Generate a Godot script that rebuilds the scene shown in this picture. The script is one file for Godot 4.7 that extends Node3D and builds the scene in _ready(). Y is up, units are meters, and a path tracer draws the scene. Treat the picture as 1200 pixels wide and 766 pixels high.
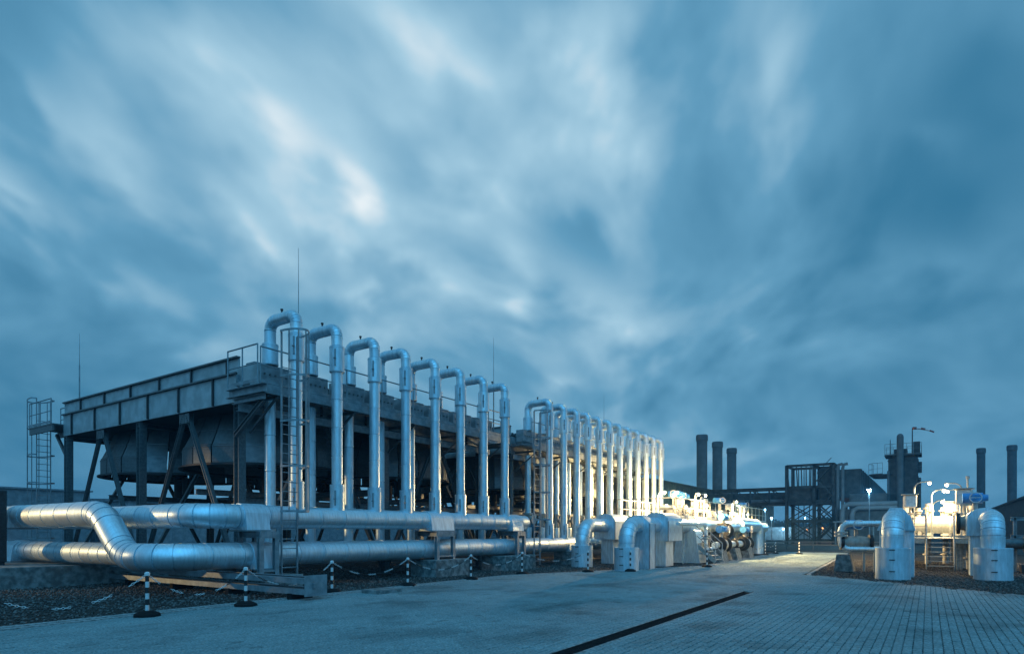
extends Node3D

# ---------------------------------------------------------------- mesh builder
class MB:
	var v := PackedVector3Array()
	var n := PackedVector3Array()
	func tri(a: Vector3, b: Vector3, c: Vector3, na: Vector3, nb: Vector3, nc: Vector3) -> void:
		v.push_back(a); n.push_back(na)
		if (b - a).cross(c - a).dot(na + nb + nc) > 0.0:
			v.push_back(c); v.push_back(b); n.push_back(nc); n.push_back(nb)
		else:
			v.push_back(b); v.push_back(c); n.push_back(nb); n.push_back(nc)
	func quad(a: Vector3, b: Vector3, c: Vector3, d: Vector3, nn: Vector3) -> void:
		tri(a, b, c, nn, nn, nn); tri(a, c, d, nn, nn, nn)
	func flat(a: Vector3, b: Vector3, c: Vector3, d: Vector3, outward: Vector3) -> void:
		var nn := (c - a).cross(d - b).normalized()
		if nn.dot(outward) < 0.0: nn = -nn
		quad(a, b, c, d, nn)
	func box(c: Vector3, s: Vector3, b: Basis = Basis(), bev: float = 0.0) -> MB:
		var h := s * 0.5
		var e := minf(bev, minf(h.x, minf(h.y, h.z)) * 0.9)
		for ax in 3:
			for sg in [-1.0, 1.0]:
				var u := (ax + 1) % 3
				var w := (ax + 2) % 3
				var o := Vector3.ZERO
				o[ax] = sg * h[ax]
				var du := Vector3.ZERO
				du[u] = h[u] - e
				var dw := Vector3.ZERO
				dw[w] = h[w] - e
				var nn := Vector3.ZERO
				nn[ax] = sg
				quad(c + b * (o - du - dw), c + b * (o + du - dw), c + b * (o + du + dw), c + b * (o - du + dw), b * nn)
		if e > 0.0:
			for ax in 3:
				var u := (ax + 1) % 3
				var w := (ax + 2) % 3
				for su in [-1.0, 1.0]:
					for sw in [-1.0, 1.0]:
						var p := Vector3.ZERO
						var q := Vector3.ZERO
						p[u] = su * h[u]; p[w] = sw * (h[w] - e)
						q[u] = su * (h[u] - e); q[w] = sw * h[w]
						var l := Vector3.ZERO
						l[ax] = h[ax] - e
						var nn := Vector3.ZERO
						nn[u] = su; nn[w] = sw
						quad(c + b * (p - l), c + b * (p + l), c + b * (q + l), c + b * (q - l), b * nn.normalized())
			for sx in [-1.0, 1.0]:
				for sy in [-1.0, 1.0]:
					for sz in [-1.0, 1.0]:
						var nn := (b * Vector3(sx, sy, sz)).normalized()
						tri(c + b * Vector3(sx * h.x, sy * (h.y - e), sz * (h.z - e)), c + b * Vector3(sx * (h.x - e), sy * h.y, sz * (h.z - e)), c + b * Vector3(sx * (h.x - e), sy * (h.y - e), sz * h.z), nn, nn, nn)
		return self
	func span(a: Vector3, b: Vector3, bev: float = 0.0) -> MB:   # box between two corners
		return box((a + b) * 0.5, (b - a).abs(), Basis(), bev)
	static func frame(d: Vector3, up: Vector3 = Vector3.UP) -> Basis:   # z along d
		var z := d.normalized()
		var u := up
		if absf(z.dot(u)) > 0.99: u = Vector3.RIGHT
		var x := u.cross(z).normalized()
		return Basis(x, z.cross(x), z)
	func bar(a: Vector3, b: Vector3, w: float, h: float, up: Vector3 = Vector3.UP) -> MB:
		return box((a + b) * 0.5, Vector3(w, h, a.distance_to(b)), frame(b - a, up))
	func hbeam(a: Vector3, b: Vector3, w: float, h: float, up: Vector3 = Vector3.UP) -> MB:   # rolled H section: two flanges and a web
		var f := frame(b - a, up)
		var t := 0.018
		var l := a.distance_to(b)
		var m := (a + b) * 0.5
		box(m + f.y * (h - t) * 0.5, Vector3(w, t, l), f)
		box(m - f.y * (h - t) * 0.5, Vector3(w, t, l), f)
		box(m, Vector3(t, h - 2.0 * t, l), f)
		return self
	func channel(a: Vector3, b: Vector3, w: float, h: float, up: Vector3 = Vector3.UP, side: float = 1.0) -> MB:   # C section, web on side
		var f := frame(b - a, up)
		var t := 0.014
		var l := a.distance_to(b)
		var m := (a + b) * 0.5
		box(m + f.y * (h - t) * 0.5, Vector3(w, t, l), f)
		box(m - f.y * (h - t) * 0.5, Vector3(w, t, l), f)
		box(m - f.x * side * (w - t) * 0.5, Vector3(t, h - 2.0 * t, l), f)
		return self
	func cyl(a: Vector3, b: Vector3, r0: float, r1: float = -1.0, seg: int = 16, caps: bool = true, smooth: bool = true) -> MB:
		if r1 < 0.0: r1 = r0
		var f := frame(b - a)
		var sl := (r0 - r1) / maxf(a.distance_to(b), 0.0001)
		for i in seg:
			var t0 := TAU * i / seg
			var t1 := TAU * (i + 1) / seg
			var d0 := f.x * cos(t0) + f.y * sin(t0)
			var d1 := f.x * cos(t1) + f.y * sin(t1)
			var n0 := (d0 + f.z * sl).normalized()
			var n1 := (d1 + f.z * sl).normalized()
			if not smooth:
				n0 = (n0 + n1).normalized(); n1 = n0
			tri(a + d0 * r0, b + d0 * r1, b + d1 * r1, n0, n0, n1)
			tri(a + d0 * r0, b + d1 * r1, a + d1 * r0, n0, n1, n1)
			if caps:
				if r0 > 0.0: tri(a, a + d0 * r0, a + d1 * r0, -f.z, -f.z, -f.z)
				if r1 > 0.0: tri(b, b + d0 * r1, b + d1 * r1, f.z, f.z, f.z)
		return self
	func disc_ring(a: Vector3, b: Vector3, ro: float, ri: float, seg: int = 20) -> MB:   # washer with thickness
		var f := frame(b - a)
		for i in seg:
			var t0 := TAU * i / seg
			var t1 := TAU * (i + 1) / seg
			var d0 := f.x * cos(t0) + f.y * sin(t0)
			var d1 := f.x * cos(t1) + f.y * sin(t1)
			tri(a + d0 * ro, b + d0 * ro, b + d1 * ro, d0, d0, d1); tri(a + d0 * ro, b + d1 * ro, a + d1 * ro, d0, d1, d1)
			tri(a + d0 * ri, b + d0 * ri, b + d1 * ri, -d0, -d0, -d1); tri(a + d0 * ri, b + d1 * ri, a + d1 * ri, -d0, -d1, -d1)
			quad(a + d0 * ri, a + d0 * ro, a + d1 * ro, a + d1 * ri, -f.z)
			quad(b + d0 * ri, b + d0 * ro, b + d1 * ro, b + d1 * ri, f.z)
		return self
	func tube(pts: Array, r: float, seg: int = 8, closed: bool = false) -> MB:   # round bar along a line
		var k := pts.size()
		var rings := []
		var u := Vector3.ZERO
		for i in k:
			var p: Vector3 = pts[i]
			var a: Vector3 = pts[(i - 1 + k) % k] if (i > 0 or closed) else p
			var b: Vector3 = pts[(i + 1) % k] if (i < k - 1 or closed) else p
			var t := (b - a).normalized()
			if u == Vector3.ZERO: u = frame(t).x
			u = (u - t * u.dot(t)).normalized()
			var w := t.cross(u)
			var ring := []
			for j in seg: ring.append(u * cos(TAU * j / seg) + w * sin(TAU * j / seg))
			rings.append(ring)
		for i in (k if closed else k - 1):
			var p: Vector3 = pts[i]
			var q: Vector3 = pts[(i + 1) % k]
			for j in seg:
				var a0: Vector3 = rings[i][j]
				var a1: Vector3 = rings[i][(j + 1) % seg]
				var b0: Vector3 = rings[(i + 1) % k][j]
				var b1: Vector3 = rings[(i + 1) % k][(j + 1) % seg]
				tri(p + a0 * r, q + b0 * r, q + b1 * r, a0, b0, b1)
				tri(p + a0 * r, q + b1 * r, p + a1 * r, a0, b1, a1)
		if not closed:
			for e in [0, k - 1]:
				var p: Vector3 = pts[e]
				var t: Vector3 = (p - pts[1 if e == 0 else k - 2]).normalized()
				for j in seg: tri(p, p + rings[e][j] * r, p + rings[e][(j + 1) % seg] * r, t, t, t)
		return self
	func lathe(o: Vector3, prof: Array, seg: int = 24, b: Basis = Basis()) -> MB:   # profile of Vector2(radius, height), each band shaded on its own
		for k in prof.size() - 1:
			var p: Vector2 = prof[k]
			var q: Vector2 = prof[k + 1]
			var sl := Vector2(q.y - p.y, p.x - q.x).normalized()
			for i in seg:
				var t0 := TAU * i / seg
				var t1 := TAU * (i + 1) / seg
				var d0 := Vector3(cos(t0), 0, sin(t0))
				var d1 := Vector3(cos(t1), 0, sin(t1))
				var n0 := b * (d0 * sl.x + Vector3.UP * sl.y)
				var n1 := b * (d1 * sl.x + Vector3.UP * sl.y)
				var a0 := o + b * (d0 * p.x + Vector3.UP * p.y)
				var a1 := o + b * (d1 * p.x + Vector3.UP * p.y)
				var c0 := o + b * (d0 * q.x + Vector3.UP * q.y)
				var c1 := o + b * (d1 * q.x + Vector3.UP * q.y)
				tri(a0, c0, c1, n0, n0, n1); tri(a0, c1, a1, n0, n1, n1)
		return self
	func prism(poly: Array, a: Vector3, ux: Vector3, uy: Vector3, d: Vector3) -> MB:   # convex outline of Vector2 pushed along d
		var c := Vector2.ZERO
		for p in poly: c += p / poly.size()
		var cc := a + ux * c.x + uy * c.y
		for i in poly.size():
			var p: Vector2 = poly[i]
			var q: Vector2 = poly[(i + 1) % poly.size()]
			var A := a + ux * p.x + uy * p.y
			var Bq := a + ux * q.x + uy * q.y
			flat(A, Bq, Bq + d, A + d, (A + Bq) * 0.5 - cc)
			tri(cc, A, Bq, -d.normalized(), -d.normalized(), -d.normalized())
			tri(cc + d, A + d, Bq + d, d.normalized(), d.normalized(), d.normalized())
		return self
	func sheet(p0: Vector3, t0: Vector3, p1: Vector3, t1: Vector3, u: Vector3, r: float, seg: int) -> MB:   # one clad sheet of a lagged pipe: recessed start, proud lap at the end
		var l := p0.distance_to(p1)
		var g := minf(0.03, l * 0.2) / l
		var lap := minf(0.05, l * 0.25) / l
		var bands := [[0.0, r - 0.03], [g, r - 0.03], [g, r], [1.0 - lap, r], [1.0 - lap, r + 0.008], [1.0, r + 0.008], [1.0, r - 0.03]]
		var prev := []
		for k in bands.size():
			var fr: float = bands[k][0]
			var rr: float = bands[k][1]
			var t := t0.lerp(t1, fr).normalized()
			var x := (u - t * u.dot(t)).normalized()
			var y := t.cross(x)
			var c := p0.lerp(p1, fr)
			var ring := []
			for j in seg + 1:
				var d := x * cos(TAU * j / seg) + y * sin(TAU * j / seg)
				ring.append([c + d * rr, d])
			if k > 0:
				var same: bool = absf(fr - bands[k - 1][0]) < 1e-6
				var ax := t * (-1.0 if rr > bands[k - 1][1] else 1.0)
				for j in seg:
					if same:
						quad(prev[j][0], ring[j][0], ring[j + 1][0], prev[j + 1][0], ax)
					else:
						tri(prev[j][0], ring[j][0], ring[j + 1][0], prev[j][1], ring[j][1], ring[j + 1][1])
						tri(prev[j][0], ring[j + 1][0], prev[j + 1][0], prev[j][1], ring[j + 1][1], prev[j + 1][1])
			prev = ring
		return self
	func done() -> ArrayMesh:
		var m := ArrayMesh.new()
		var a := []
		a.resize(Mesh.ARRAY_MAX)
		a[Mesh.ARRAY_VERTEX] = v
		a[Mesh.ARRAY_NORMAL] = n
		m.add_surface_from_arrays(Mesh.PRIMITIVE_TRIANGLES, a)
		return m

# ---------------------------------------------------------------- scene helpers
var M := {}
var taken := {}
var rng := RandomNumberGenerator.new()
const ORD := ["first", "second", "third", "fourth", "fifth", "sixth", "seventh", "eighth", "ninth", "tenth", "eleventh", "twelfth", "thirteenth"]

func numbered(s: String) -> String:
	var k: int = taken.get(s, 0)
	taken[s] = k + 1
	return s if k == 0 else "%s_%03d" % [s, k]

func tag(o: Node, label: String, category: String, group := "", kind := "") -> void:
	if label: o.set_meta("label", label)
	if category: o.set_meta("category", category)
	if group: o.set_meta("group", group)
	if kind: o.set_meta("kind", kind)

func thing(called: String, label: String, category: String, at := Vector3.ZERO, group := "", turn := 0.0) -> Node3D:
	var o := Node3D.new()
	o.name = numbered(called)
	add_child(o)
	o.position = at
	o.rotation.y = turn
	tag(o, label, category, group)
	return o

func part(parent: Node, called: String, b: MB, mat: String, at := Vector3.ZERO, label := "") -> MeshInstance3D:
	return pm(parent, called, b.done(), mat, Transform3D(Basis(), at), label)

func pm(parent: Node, called: String, mesh: Mesh, mat: String, xf := Transform3D(), label := "") -> MeshInstance3D:
	var o := MeshInstance3D.new()
	o.name = called
	o.mesh = mesh
	o.material_override = M[mat]
	o.transform = xf
	parent.add_child(o, true)
	if label: o.set_meta("label", label)
	return o

func copy(o: Node3D, at: Vector3, label: String, turn := INF) -> Node3D:
	var c: Node3D = o.duplicate()
	var base := String(o.name)
	var r := RegEx.create_from_string("_\\d\\d\\d$")
	c.name = numbered(r.sub(base, ""))
	add_child(c)
	c.position = at
	if turn != INF: c.rotation.y = turn
	c.set_meta("label", label)
	return c

func struct(called: String, b: MB, mat: String) -> MeshInstance3D:
	var o := pm(self, numbered(called), b.done(), mat)
	o.set_meta("kind", "structure")
	return o

# centre line of a pipe: straight runs cut into sheets, bends into gores. Returns [point, tangent, is_bend] stations.
func stations(pts: Array, R: float, step: float) -> Array:
	var out := []
	var cur: Vector3 = pts[0]
	for i in range(1, pts.size()):
		var p: Vector3 = pts[i]
		var d := (p - cur).normalized()
		var stop := p
		var nd := d
		var R2 := R
		if i < pts.size() - 1:
			nd = (pts[i + 1] - p).normalized()
			stop = p - d * (R2 * tan(d.angle_to(nd) * 0.5))
		var l := cur.distance_to(stop)
		var k := maxi(1, roundi(l / step))
		if l > 0.02:
			for j in k: out.append([cur.lerp(stop, float(j) / k), d])
		if i < pts.size() - 1:
			var phi := d.angle_to(nd)
			var ax := d.cross(nd).normalized()
			var cen := stop + ax.cross(d) * R2
			var g := maxi(2, ceili(phi / (PI / 9.0)))
			for j in g:
				var a := phi * j / g
				out.append([cen + (stop - cen).rotated(ax, a), d.rotated(ax, a)])
			cur = cen + (stop - cen).rotated(ax, phi)
		else:
			out.append([p, d])
	return out

func lag(parent: Node, pts: Array, r: float, R: float, step: float, seg := 28, mats := ["clad", "clad_b", "clad_c"], called := "cladding_sheet") -> void:
	var st := stations(pts, R, step)
	var u := MB.frame(st[0][1]).x
	for i in st.size() - 1:
		var t0: Vector3 = st[i][1]
		var t1: Vector3 = st[i + 1][1]
		u = (u - t0 * u.dot(t0)).normalized()
		var b := MB.new()
		b.sheet(st[i][0], t0, st[i + 1][0], t1, u, r, seg)
		if i == 0: b.cyl(st[0][0], st[0][0] + t0 * 0.01, r - 0.02, r - 0.02, seg)
		if i == st.size() - 2: b.cyl(st[i + 1][0] - t1 * 0.01, st[i + 1][0], r, r, seg)
		part(parent, called, b, mats[rng.randi() % mats.size()])

# a lagging can (wider cylinder) standing up or lying along axis
func can(parent: Node, a: Vector3, b: Vector3, r: float, mat := "clad_b", seg := 28, called := "insulation_can") -> MeshInstance3D:
	var m := MB.new()
	var t := (b - a).normalized()
	m.cyl(a, b, r, r, seg, true)
	m.cyl(a + t * 0.02, a + t * 0.06, r + 0.008, r + 0.008, seg)
	m.cyl(b - t * 0.06, b - t * 0.02, r + 0.008, r + 0.008, seg)
	return part(parent, called, m, mat)

func noise_tex(freq: float, oct: int, lo: Color, hi: Color, normal := false, strength := 4.0, size := 512, sd := 1, typ := FastNoiseLite.TYPE_SIMPLEX_SMOOTH) -> NoiseTexture2D:
	var f := FastNoiseLite.new()
	f.seed = sd
	f.noise_type = typ
	f.frequency = freq
	f.fractal_type = FastNoiseLite.FRACTAL_FBM
	f.fractal_octaves = oct
	var t := NoiseTexture2D.new()
	t.width = size; t.height = size
	t.seamless = true
	t.noise = f
	t.as_normal_map = normal
	t.bump_strength = strength
	if not normal:
		var g := Gradient.new()
		g.set_color(0, lo); g.set_color(1, hi)
		g.set_offset(0, 0.25); g.set_offset(1, 0.75)
		t.color_ramp = g
	return t

func mat(called: String, lin: Color, rough: float, metal := 0.0, vary := 0.0, freq := 0.01, scale := 0.5, bump := 0.0, sd := 1, streak := false) -> StandardMaterial3D:
	var m := StandardMaterial3D.new()
	m.albedo_color = lin.linear_to_srgb()
	m.roughness = rough
	m.metallic = metal
	m.metallic_specular = 0.5 if rough < 0.62 else 0.2
	m.uv1_triplanar = true
	m.uv1_scale = Vector3.ONE * scale
	if vary > 0.0:
		var a := 1.0 - vary
		m.albedo_texture = noise_tex(freq, 5, Color(a, a, a), Color(1, 1, 1), false, 1.0, 512, sd)
	if bump > 0.0:
		m.normal_enabled = true
		m.normal_texture = noise_tex(freq * 2.0, 4, Color.BLACK, Color.WHITE, true, bump, 512, sd + 7)
		m.normal_scale = 1.0
	if streak:
		m.uv1_scale = Vector3(scale * 2.4, scale * 0.4, scale * 2.4)   # rain streaks and rolled-sheet grain run down the sheets
	M[called] = m
	return m

func glow(called: String, c: Color, e: float) -> void:
	var m := StandardMaterial3D.new()
	m.albedo_color = Color(0.9, 0.9, 0.9)
	m.emission_enabled = true
	m.emission = c
	m.emission_energy_multiplier = e
	M[called] = m

func down(parent: Node, at: Vector3, c: Color, e: float, angle: float, size := 0.1) -> void:   # shaded bulb: light leaves its open underside
	var l := SpotLight3D.new()
	l.name = "bulb_light"
	l.light_color = c
	l.light_energy = e
	l.light_size = size
	l.spot_range = 120.0
	l.spot_angle = angle
	l.spot_angle_attenuation = 0.12
	l.spot_attenuation = 2.0
	l.shadow_enabled = true
	parent.add_child(l, true)
	l.position = at
	l.rotation_degrees.x = -90.0

func omni(parent: Node, at: Vector3, c: Color, e: float, size := 0.12) -> void:
	var l := OmniLight3D.new()
	l.name = "bulb_light"
	l.light_color = c
	l.light_energy = e
	l.light_size = size
	l.omni_range = 120.0
	l.omni_attenuation = 2.0
	l.shadow_enabled = true
	parent.add_child(l, true)
	l.position = at

# ---------------------------------------------------------------- camera, sky, light
const F := 730.0          # focal length in photograph pixels, 1200 wide
const YAW := 33.76        # the yard's axes: -Z runs along the pipe rows, the camera looks 33.76 degrees left of it
const LAMP_WARM := Color(1.0, 0.83, 0.57)
const SKY_TONES := [Color(0.010, 0.075, 0.145), Color(0.033, 0.168, 0.30), Color(0.115, 0.312, 0.48), Color(0.345, 0.56, 0.70), Color(0.84, 0.89, 0.91)]
const LAMP_COOL := Color(0.62, 0.88, 1.0)

func _ready() -> void:
	rng.seed = 11
	var cam := Camera3D.new()
	cam.name = "camera"
	add_child(cam)
	cam.set_frustum(0.1 * 766.0 / F, Vector2(0, 0.1 * 240.0 / F), 0.1, 4000.0)
	cam.position = Vector3(0, 1.7, 0)
	cam.rotation_degrees.y = YAW
	cam.current = true
	var we := WorldEnvironment.new()
	we.name = "environment"
	var env := Environment.new()
	env.background_mode = Environment.BG_SKY
	env.tonemap_mode = Environment.TONE_MAPPER_LINEAR
	env.tonemap_exposure = 1.0
	env.sdfgi_enabled = true
	env.ssao_enabled = true
	env.ssil_enabled = true
	var sky := Sky.new()
	sky.sky_material = make_sky()
	env.sky = sky
	env.background_energy_multiplier = 1.08
	env.fog_enabled = true
	env.fog_density = 0.0008
	env.fog_light_color = Color(0.45, 0.70, 0.85)
	we.environment = env
	add_child(we)
	var sun := DirectionalLight3D.new()
	sun.name = "dusk_skylight"
	sun.light_color = Color(0.26, 0.74, 1.0)
	sun.light_energy = 0.42
	sun.light_angular_distance = 70.0
	sun.shadow_enabled = true
	add_child(sun)
	sun.rotation_degrees = Vector3(-46, 42, 0)
	materials()
	setting()
	coolers()
	headers()
	yard()
	skid_left()
	skid_right()
	far()
	print("built")

func lobe(ax: float, ay: float, cx: float, cy: float, sx: float, sy: float) -> float:
	var a := (ax - cx) / sx
	var b := (ay - cy) / sy
	return exp(-(a * a + b * b))

# cloud wisps and thicker patches of the deck: azimuth from the yard's view axis, elevation, half length, half width (degrees), tilt, strength
const WISPS := [[-21.7, 32.6, 6.5, 2.7, 45, 0.13], [-18.9, 31.5, 3.1, 1.2, 40, 0.12], [-7.8, 37.4, 4.9, 2.5, 30, 0.18], [-3.1, 34.5, 5.2, 2.6, 60, 0.13], [-31.7, 26.3, 3.3, 1.2, 40, 0.18], [-36.5, 28.5, 2.5, 0.9, 45, 0.12], [-38.0, 23.3, 2.5, 0.7, 30, 0.14], [-23.0, 24.7, 3.8, 1.1, 30, 0.2], [-13.9, 28.1, 2.6, 1.1, 40, 0.24], [-4.7, 29.1, 3.8, 1.4, 10, 0.2], [-15.3, 24.7, 2.7, 0.9, 30, 0.1], [-7.8, 22.9, 3.6, 1.1, 20, 0.16], [0.0, 22.9, 2.5, 1.3, 60, 0.2], [0.9, 19.9, 1.6, 0.9, 80, 0.25], [-12.4, 20.3, 1.1, 0.6, 20, 0.3], [-14.4, 20.2, 0.8, 0.4, 0, 0.12], [7.8, 36.1, 4.7, 3.8, 80, 0.22], [10.9, 30.8, 3.0, 1.6, 70, 0.15], [18.9, 33.1, 1.8, 1.5, 50, 0.08], [23.5, 31.8, 4.4, 1.6, 95, 0.28], [9.3, 18.9, 5.1, 1.5, 30, 0.12], [33.9, 19.6, 3.4, 1.1, 25, 0.1], [34.9, 28.0, 1.9, 0.6, 20, 0.1], [-10.1, 39.1, 3.6, 1.5, 20, 0.1], [3.8, 14.0, 1.2, 0.5, 0, 0.14], [3.1, 38.8, 3.7, 1.8, 40, 0.12], [-26.3, 34.7, 3.3, 1.4, 45, 0.1], [19.6, 6.1, 14.3, 2.9, 5, 0.08], [37.0, 31.6, 6.2, 6.2, 0, -0.22], [34.9, 23.8, 6.9, 3.2, 0, -0.15], [-38.0, 8.8, 8.7, 4.9, 10, -0.24], [-31.7, 14.6, 8.9, 2.4, 20, -0.1], [-38.0, 33.1, 4.1, 2.3, -45, -0.14], [15.3, 26.5, 4.7, 2.7, 20, -0.13], [-4.7, 35.0, 2.9, 1.0, 40, -0.12], [6.3, 24.1, 4.3, 1.4, 20, -0.12], [31.7, 13.3, 9.6, 3.6, 0, -0.08], [4.7, 25.7, 4.2, 1.1, 10, -0.1], [-26.3, 19.8, 5.6, 1.3, 25, -0.08], [-11.6, 31.9, 3.9, 1.0, 50, -0.08], [-38.5, 1.4, 7.6, 2.2, 0, -0.12]]

func make_sky() -> PanoramaSkyMaterial:
	var W := 2048
	var Hh := 1024
	var img := Image.create(W, Hh, false, Image.FORMAT_RGBF)
	var f1 := FastNoiseLite.new()
	f1.seed = 5; f1.noise_type = FastNoiseLite.TYPE_SIMPLEX_SMOOTH; f1.frequency = 1.0; f1.fractal_octaves = 5; f1.fractal_gain = 0.48
	var f2 := FastNoiseLite.new()
	f2.seed = 23; f2.noise_type = FastNoiseLite.TYPE_SIMPLEX_SMOOTH; f2.frequency = 1.0; f2.fractal_octaves = 3
	var f3 := FastNoiseLite.new()
	f3.seed = 41; f3.noise_type = FastNoiseLite.TYPE_SIMPLEX_SMOOTH; f3.frequency = 1.0; f3.fractal_octaves = 2
	var drift := Vector2(-0.365, -0.931)            # the way the clouds drifted during the exposure
	var side := Vector2(-drift.y, drift.x)
	# tones of the cloud deck, from thick dark cloud to thin bright cloud (linear)
	var tone := Gradient.new()
	tone.offsets = PackedFloat32Array([0.0, 0.25, 0.5, 0.75, 1.0])
	tone.colors = PackedColorArray(SKY_TONES)
	for j in Hh / 2 + 8:
		var el := PI * (0.5 - (j + 0.5) / Hh)
		var y := maxf(sin(el), 0.0)
		var e := rad_to_deg(el)
		var near := []
		for w in WISPS:
			if absf(e - w[1]) < 3.2 * w[2] + 2.0: near.append([w[0], w[1], 0.85 / w[2], 0.75 / w[3], cos(deg_to_rad(w[4])), -sin(deg_to_rad(w[4])), w[5] * 0.8, 3.2 * w[2] + 1.0])
		for i in W:
			var az := TAU * (i + 0.5) / W              # 0 at -Z, clockwise seen from above
			var ce := cos(el)
			var p := Vector2(sin(az), -cos(az)) * (ce / (y + 0.34))
			var al := p.dot(drift)
			var ac := p.dot(side)
			var warp := f3.get_noise_2d(al * 0.8 + 9.0, ac * 0.9)
			var wide := f3.get_noise_2d(al * 0.45 - 4.0, ac * 0.5 + 2.0)
			var a := f1.get_noise_2d(al * 1.75 + warp * 0.4, ac * 2.35 + warp * 0.5)
			var b := f2.get_noise_2d(al * 4.0 + 3.0 + warp, ac * 6.0 + warp * 1.2)
			var puff := f1.get_noise_2d(al * 3.6 + 20.0 + warp * 0.6, ac * 4.6 - 8.0 + warp * 0.4)
			var v := 0.485 + wide * 0.06 + a * 0.12 + b * 0.06 + puff * 0.13
			var q := rad_to_deg(wrapf(az + deg_to_rad(YAW), -PI, PI))
			if absf(q) < 75.0:
				v += 0.23 * lobe(q, e, -8, 29, 25, 13) - 0.10 * lobe(q, e, 32, 18, 15, 15)
				q += warp * 1.6 + b * 1.0
				var eb := e + a * 1.6 + b * 0.8 + puff * 1.2
				var ws := 0.0
				for w in near:
					var dx: float = q - w[0]
					if absf(dx) > w[7]: continue
					var dy: float = eb - w[1]
					var u: float = (dx * w[4] + dy * w[5]) * w[2]
					var t: float = (dy * w[4] - dx * w[5]) * w[3]
					ws += w[6] * exp(-(u * u + t * t))
				v += ws * (0.95 + 0.5 * a + 0.6 * puff)
			v = lerpf(v, 0.43 + a * 0.1, smoothstep(12.0, 0.0, e) * 0.5)
			img.set_pixel(i, j, tone.sample(clampf(v, 0.0, 1.0)))
	img.fill_rect(Rect2i(0, Hh / 2 + 8, W, Hh / 2 - 8), Color(0.02, 0.06, 0.10))
	var m := PanoramaSkyMaterial.new()
	m.panorama = ImageTexture.create_from_image(img)
	m.filter = true
	return m

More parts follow.
